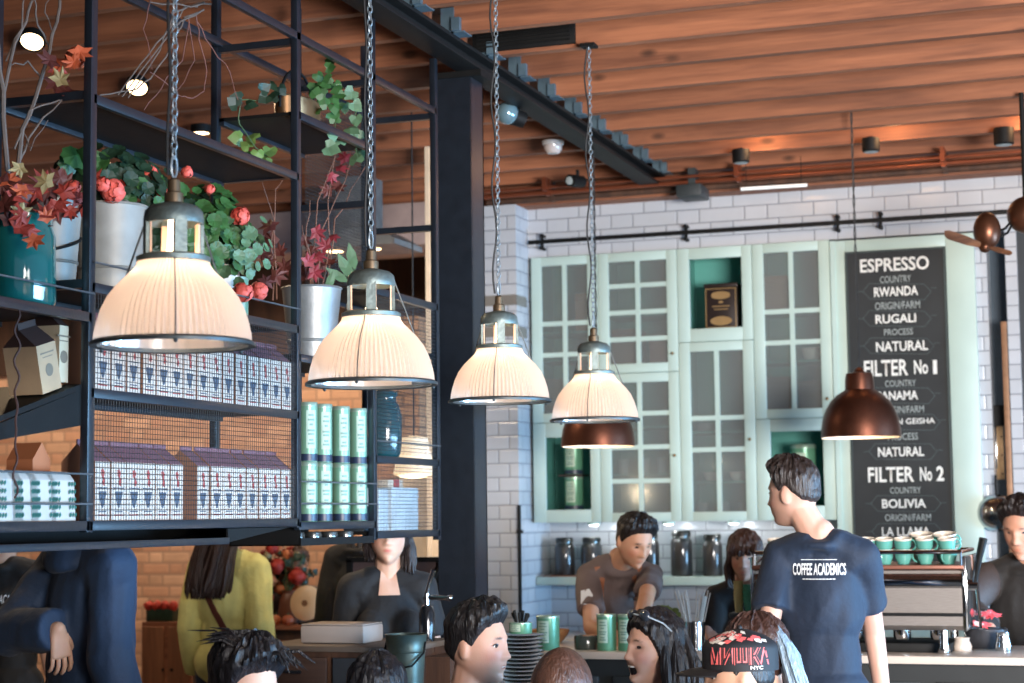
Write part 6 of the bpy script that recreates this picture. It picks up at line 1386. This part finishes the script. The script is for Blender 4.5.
m = MB(); q = BA['A'][-1][0]; shp = P['U']((-.156, 0, 1.425)); q = shp.lerp(q*P['sc'], .42); vs = [q+Vector(v) for v in ((-.045, -.055, .025), (-.02, -.073, .03), (.0, -.075, .0), (-.015, -.070, -.03), (-.04, -.055, -.02))]; loc = []
T_ = bvh_of(P['shirt'])
vd = P['Ri']@Vector((-.22, .97, 0))
for v in [Vector((-1, 0, 0))]*0+[q+Vector((a_, 0, b_)) for a_, b_ in ((-.026, .032), (.012, .040), (.030, .012), (.012, -.030), (-.024, -.024))]:
    h_ = T_.ray_cast(v-vd*.5, vd); loc.append((h_[0] if h_[0] else v)-vd*.004)
m.add(loc, [(0, 1, 2, 3, 4)]); m.build('sleeve_patch', whitep2, P['root'], world=False, smooth=False)
# woman barista
P = person('dark haired woman barista in black looking down behind the counter', atD(745, 557, 8.0), D2R(12), turn=D2R(-6), pitch=.12, skin=(196, 148, 126), hair=(58, 36, 28), style='fringe', bend=.25, hs=.95, top=(26, 25, 27), sleeve='long', female=True, eyes=0, scale=.93,
           arms={-1: (atD(715, 612, 8.05), atD(704, 618, 7.7), Vector((.4, -.5, -.3))), 1: (atD(785, 620, 8.05), atD(745, 630, 7.75), Vector((-.6, -.4, -.3)))}, hairvol=1.1)
locks(P, [([(s*.070, -.02, .02), (s*.086, -.02, -.05), (s*.080, -.03, -.11), (s*.070, -.035, -.145)], .010, 22) for s in (-1, 1)]+[([(x, .08, .02), (x*1.1, .095, -.06), (x, .08, -.14)], .012, 10) for x in (-.05, 0, .05)], seed=1, width=.008)
locks(P, [([(x, -.085, .075), (x*1.05, -.108, .045), (x*1.1, -.102, .018)], .004, 5) for x in (-.055, -.035, -.015, .005, .025, .045, .06)], seed=2, width=.006, name='fringe')
# man at the right edge in a bomber jacket
P = person('man in a dark bomber jacket looking down at the right edge of the counter', atD(1024, 529, 7.95), D2R(-8), turn=D2R(-10), pitch=.22, skin=(206, 150, 124), hair=(36, 26, 24), style='quiff', bend=.14, top=(40, 37, 36), sleeve='long', topname='jacket', eyes=0, scale=1.07, thick=.026,
           arms={-1: (atD(975, 592, 7.95), atD(986, 626, 7.6), Vector((.3, -.6, -.4)))}, hs=1.04)
slv = mat('sleeve_brown', (72, 58, 52), .7, 0, .15, 14, .2); m = MB(); a = P['A'][-1]; s0 = P['U']((-.156, 0, 1.425)); sc = P['sc']; m.tube([s0.lerp(a[0]*sc, .12), a[0]*sc], [.086, .078], 18); m.ball(a[0]*sc, .079, 18, 12); m.tube([a[0]*sc, (a[1]*sc).lerp(a[0]*sc, .12)], [.078, .066], 18); m.ball(s0.lerp(a[0]*sc, .12), .086, 18, 12)
m.build('jacket_sleeve', slv, P['root'], world=False); m = MB(); m.tube([(a[1]*sc).lerp(a[0]*sc, .14), (a[1]*sc).lerp(a[0]*sc, .0)], [.056, .050], 18); m.build('cuff', mat('rib_black', (28, 26, 26), .8), P['root'], world=False)
# seated smiling man in profile, facing right
P = person('seated man in a navy and black top smiling in profile beside the steel column', atD(477, 646, 5.55), D2R(84), turn=0, pitch=-.02, skin=(196, 150, 128), hair=(22, 19, 20), style='quiff', seated=True, top=(26, 30, 40), sleeve='long', topname='jacket', mouth='smile', stubble=.3, thick=.018, hs=1.0, hairvol=1.05)
band(P, P['shirt'], [P['U']((-.10, -.06, 1.46)), P['U']((-.17, -.03, 1.44)), P['U']((-.23, 0, 1.38))], .09, mat('royal_blue_cloth', (40, 86, 140), .7), 'shoulder_panel', .004)
# laughing woman with sunglasses on her head
P = person('laughing woman with long black hair and sunglasses on her head, facing left', atD(655, 650, 6.0), D2R(-40), turn=D2R(-2), pitch=-.12, eyes=0, skin=(206, 160, 138), hair=(24, 20, 22), style='long', seated=True, top=(176, 136, 64), sleeve='long', female=True, mouth='laugh', hs=1.03, hairvol=.9, topname='sweater', lips=(.95, .5, .5))
locks(P, [([(.066, .02, .05), (.088, .03, -.02), (.092, .035, -.10), (.090, .03, -.20), (.10, .02, -.30)], .012, 34), ([(.05, .07, .05), (.07, .10, -.03), (.075, .11, -.14), (.07, .11, -.28)], .016, 34), ([(-.05, .08, .04), (-.06, .10, -.05), (-.07, .10, -.16), (-.07, .09, -.28)], .014, 26), ([(0, .1, .04), (0, .115, -.06), (0, .115, -.18), (0, .11, -.3)], .016, 24), ([(.074, -.02, .03), (.086, -.015, -.05), (.092, .0, -.13), (.095, .0, -.24)], .007, 16)], seed=4, width=.009)
m = MB(); Hh = P['H']
for s in (-1, 1): m.ball(Hh((s*.034, -.072, .103)), (.027, .016, .020), 14, 10, M=P['R3'])
m.build('sunglass_lenses', mat('dark_lens', (44, 50, 58), .06, 0, .05, coat=1), P['root'], world=False); m = MB()
for s in (-1, 1): m.tube([Hh((s*.0, -.088, .106)), Hh((s*.060, -.070, .100)), Hh((s*.082, -.03, .085)), Hh((s*.084, .03, .045))], .003, 6); m.build('sunglass_frame', mat('frame_pale', (150, 160, 166), .25), P['root'], world=False)
# person in the printed black cap
P = person('person in a black cap with red and white print, seen from behind at bottom right', atD(740, 677, 5.25), D2R(-72), pitch=.0, skin=(206, 160, 132), hair=(30, 24, 22), style='short', seated=True, top=(40, 40, 44), sleeve='long', eyes=1, voxel=.007, hairvol=.15)
Hh = P['H']; R3 = P['R3']; capm = mat('cap_black', (24, 23, 26), .7, 0, .1, 40); sc = P['sc']
def capsurf(az, t, k=1.0):   # az from front, t 0 rim..1 top
    r = 1.0 if t < .45 else math.cos((t-.45)/.55*PI/2)**.72
    return Hh((math.sin(az)*.089*r*k, -math.cos(az)*.110*r*k+.002, 0.022+.118*t**.86))
m = MB(); n = 48; rings = 14; vs = [capsurf(2*PI*j/n, i/rings) for i in range(rings+1) for j in range(n)]; m.add(vs, [(i*n+j, i*n+(j+1) % n, (i+1)*n+(j+1) % n, (i+1)*n+j) for i in range(rings) for j in range(n)]); m.ball(capsurf(0, 1), .008, 10, 6); cp_ = m.build('cap_crown', capm, P['root'], world=False)
m = MB(); vs = []; 
for i in range(13):
    a = -1.05+2.1*i/12
    for r_, zo in ((.98, .026), (1.35, .022), (1.68-.25*abs(a)**2, .012)):
        vs.append(Hh((math.sin(a)*.089*r_, -math.cos(a)*.110*r_, zo))); 
nn = len(vs); vs += [v-Vector((0, 0, .004)) for v in vs]; f_ = [(3*i+j, 3*i+3+j, 3*i+4+j, 3*i+1+j) for i in range(12) for j in range(2)]; m.add(vs, f_+[tuple(reversed([x+nn for x in q])) for q in f_]+[(3*i+2, 3*i+5, 3*i+5+nn, 3*i+2+nn) for i in range(12)]); m.build('cap_brim', capm, P['root'], world=False)
pink = mat('cap_pink', (226, 100, 98), .6); cwhite = mat('cap_white', (224, 216, 206), .6)
def cap_text(txt, az0, az1, t0, t1, m_, bold, dep=1.02):
    me = text_mesh(txt, bold); xs = [v.co.x for v in me.vertices]; ys = [v.co.y for v in me.vertices]; x0, x1, y0, y1 = min(xs), max(xs), min(ys), max(ys)
    for v in me.vertices: u = (v.co.x-x0)/(x1-x0); w_ = (v.co.y-y0)/(y1-y0); v.co = capsurf(az0+(az1-az0)*u, t0+(t1-t0)*w_, dep)
    me.materials.clear(); me.materials.append(m_); o = bpy.data.objects.new('cap_print', me); COL.objects.link(o); o.parent = P['root']
cap_text('МИШКА', .62, 2.35, .12, .52, pink, .05, 1.012); cap_text('МИШКА', .62, 2.35, .12, .52, mat('cap_ink', (28, 24, 30), .7), -.0, 1.02); cap_text('NYC', 1.75, 2.1, .03, .10, cwhite, .02)
m = MB(); rng = random.Random(8)
for i in range(46):
    a = .35+1.95*rng.random(); t = rng.uniform(.62, .90); m.cur = i % 2; q = [capsurf(a+dx, t+dt, 1.02+.002*(i % 5)) for dx, dt in ((-.12, 0), (-.04, .05), (.14, .03), (.05, -.04))]; m.add(q, [(0, 1, 2, 3)])
m.build('cap_flame_print', None, P['root'], world=False, smooth=False, mats=[pink, cwhite])
# woman with long streaked hair behind the cap
P = person('woman with brown and silver streaked long hair behind the black cap', atD(757, 655, 5.85), D2R(-100), skin=(214, 170, 146), hair=(66, 44, 38), style='long', seated=True, top=(44, 44, 50), sleeve='long', female=True, voxel=.009, hairvol=1.0)
silver = hair_mat('silver_blue_hair', (128, 148, 164), .35)
locks(P, [([(.02, .07, .09), (.03, .11, .03), (.03, .14, -.06), (.02, .17, -.18), (.0, .19, -.32)], .014, 40), ([(-.04, .06, .08), (-.05, .10, .0), (-.05, .12, -.12), (-.06, .14, -.28)], .014, 24)], m_=silver, seed=5, width=.008, name='streaked_hair')
locks(P, [([(.06, .02, .06), (.086, .03, -.03), (.09, .04, -.14), (.09, .05, -.28)], .013, 30)], seed=6)
# heads along the bottom edge
P = person('person with short brown hair seen from behind at the bottom centre', atD(562, 694, 5.1), D2R(175), skin=(206, 160, 134), hair=(78, 50, 38), style='buzz', seated=True, top=(60, 60, 66), sleeve='long', voxel=.009, hs=1.06)
P = person('person with tousled black hair at the bottom left, in front of the yellow jacket', atD(243, 690, 4.7), D2R(70), pitch=.2, skin=(212, 168, 146), hair=(24, 22, 26), style='quiff', seated=True, top=(36, 38, 44), sleeve='long', voxel=.008, hairvol=1.35)
locks(P, [([(x, -.02+.03*math.sin(x*60), .118), (x*1.2-.01, .03, .138), (x*1.5-.02, .08, .12)], .02, 10) for x in (-.05, -.02, .01, .04, .06)]+[([(0, -.06, .11), (.02, -.10, .12), (.03, -.125, .09)], .02, 12)], seed=8, width=.0035, name='tousled_locks')
P = person('person with smooth black hair with blue highlights at the bottom, below the white box', atD(377, 697, 5.5), D2R(190), skin=(212, 168, 146), hair=(20, 20, 26), style='long', seated=True, top=(30, 32, 38), sleeve='long', voxel=.009, female=True)
# left side, behind the shelving
P = person('person in a big navy hooded sweatshirt standing behind the left end of the shelving', atD(96, 503, 6.2), D2R(152), pitch=.5, skin=(206, 160, 134), hair=(30, 26, 24), style='short', top=(28, 48, 74), sleeve='long', topname='hoodie', thick=.036, build=1.02, voxel=.009,
           arms={1: (atD(4, 640, 6.1), atD(44, 630, 6.0), Vector((.1, .1, -1)))}, pants=mat('black_trousers', (32, 33, 36), .8))
P = person('person in a black T-shirt with COFFEE printed on the back at the far left', atD(8, 528, 7.6), D2R(188), skin=(206, 160, 134), hair=(26, 22, 22), style='short', top=(26, 26, 28), voxel=.009, build=1.1)
print_on(P, P['shirt'], 'COFFEE ACADEMICS', P['U']((-.055, .12, 1.335)), (-1, 0, 0), (0, 0, 1), (0, 1, 0), .19, .036, whitep2)
P = person('woman in a yellow green jacket with a brown shoulder strap, seen from behind', atD(232, 528, 8.9), D2R(176), pitch=.1, skin=(206, 160, 134), hair=(50, 32, 26), style='long', top=(236, 226, 140), sleeve='long', topname='jacket', female=True, thick=.030, build=1.08, voxel=.009)
locks(P, [([(x, .09, .04), (x*1.15, .125, -.06), (x*1.3+.01, .15, -.18), (x*1.2+.02, .155, -.29), (x+.03, .15, -.36)], .016, 26) for x in (-.07, -.035, 0, .035, .07)], seed=10, width=.013)
band(P, P['shirt'], [P['U']((.13, .10, 1.42)), P['U']((.08, .15, 1.34)), P['U']((-.02, .16, 1.18)), P['U']((-.13, .14, 1.02))], .030, mat('strap_brown', (104, 54, 42), .5), 'shoulder_strap', .006)
P = person('bearded man looking right behind the red flowers, in the far background', atD(297, 566, 10.4), D2R(52), skin=(200, 150, 118), hair=(92, 62, 46), style='short', bend=.12, top=(70, 60, 58), sleeve='long', stubble=1.4, voxel=.009)
P = person('woman in a black square necked dress standing behind the white box', atD(388, 536, 6.95), D2R(28), turn=-.1, pitch=-.05, skin=(222, 178, 154), hair=(34, 26, 26), style='long', top=(24, 26, 30), collar=False, female=True, lips=(.85, .35, .38))
locks(P, [([(-.07, .01, .04), (-.085, .0, -.04), (-.075, -.03, -.10)], .008, 18), ([(.07, .02, .04), (.085, .02, -.05), (.085, .02, -.15)], .010, 18)], seed=12)
T_ = bvh_of(P['shirt']); m = MB(); vs = []
for i in range(9):
    for j in range(7):
        q = P['U']((-(.030+.014*j/6)+2*(.030+.014*j/6)*i/8, -.3, 1.492-.095*j/6)); hit = T_.ray_cast(q, (0, 1, 0)); vs.append((hit[0] if hit[0] else q+Vector((0, .24, 0)))+Vector((0, -.004, 0)))
m.add(vs, [(i*7+j, i*7+j+1, (i+1)*7+j+1, (i+1)*7+j) for i in range(8) for j in range(6)]); m.build('square_neckline', mat('skin_neck', (222, 178, 154), .5), P['root'], world=False)
P = person('person in a dark coat seen from behind, left of the woman in black', atD(364, 516, 9.0), D2R(182), skin=(200, 150, 118), hair=(30, 26, 26), style='short', top=(36, 34, 34), sleeve='long', topname='jacket', thick=.02, voxel=.009, build=.9)
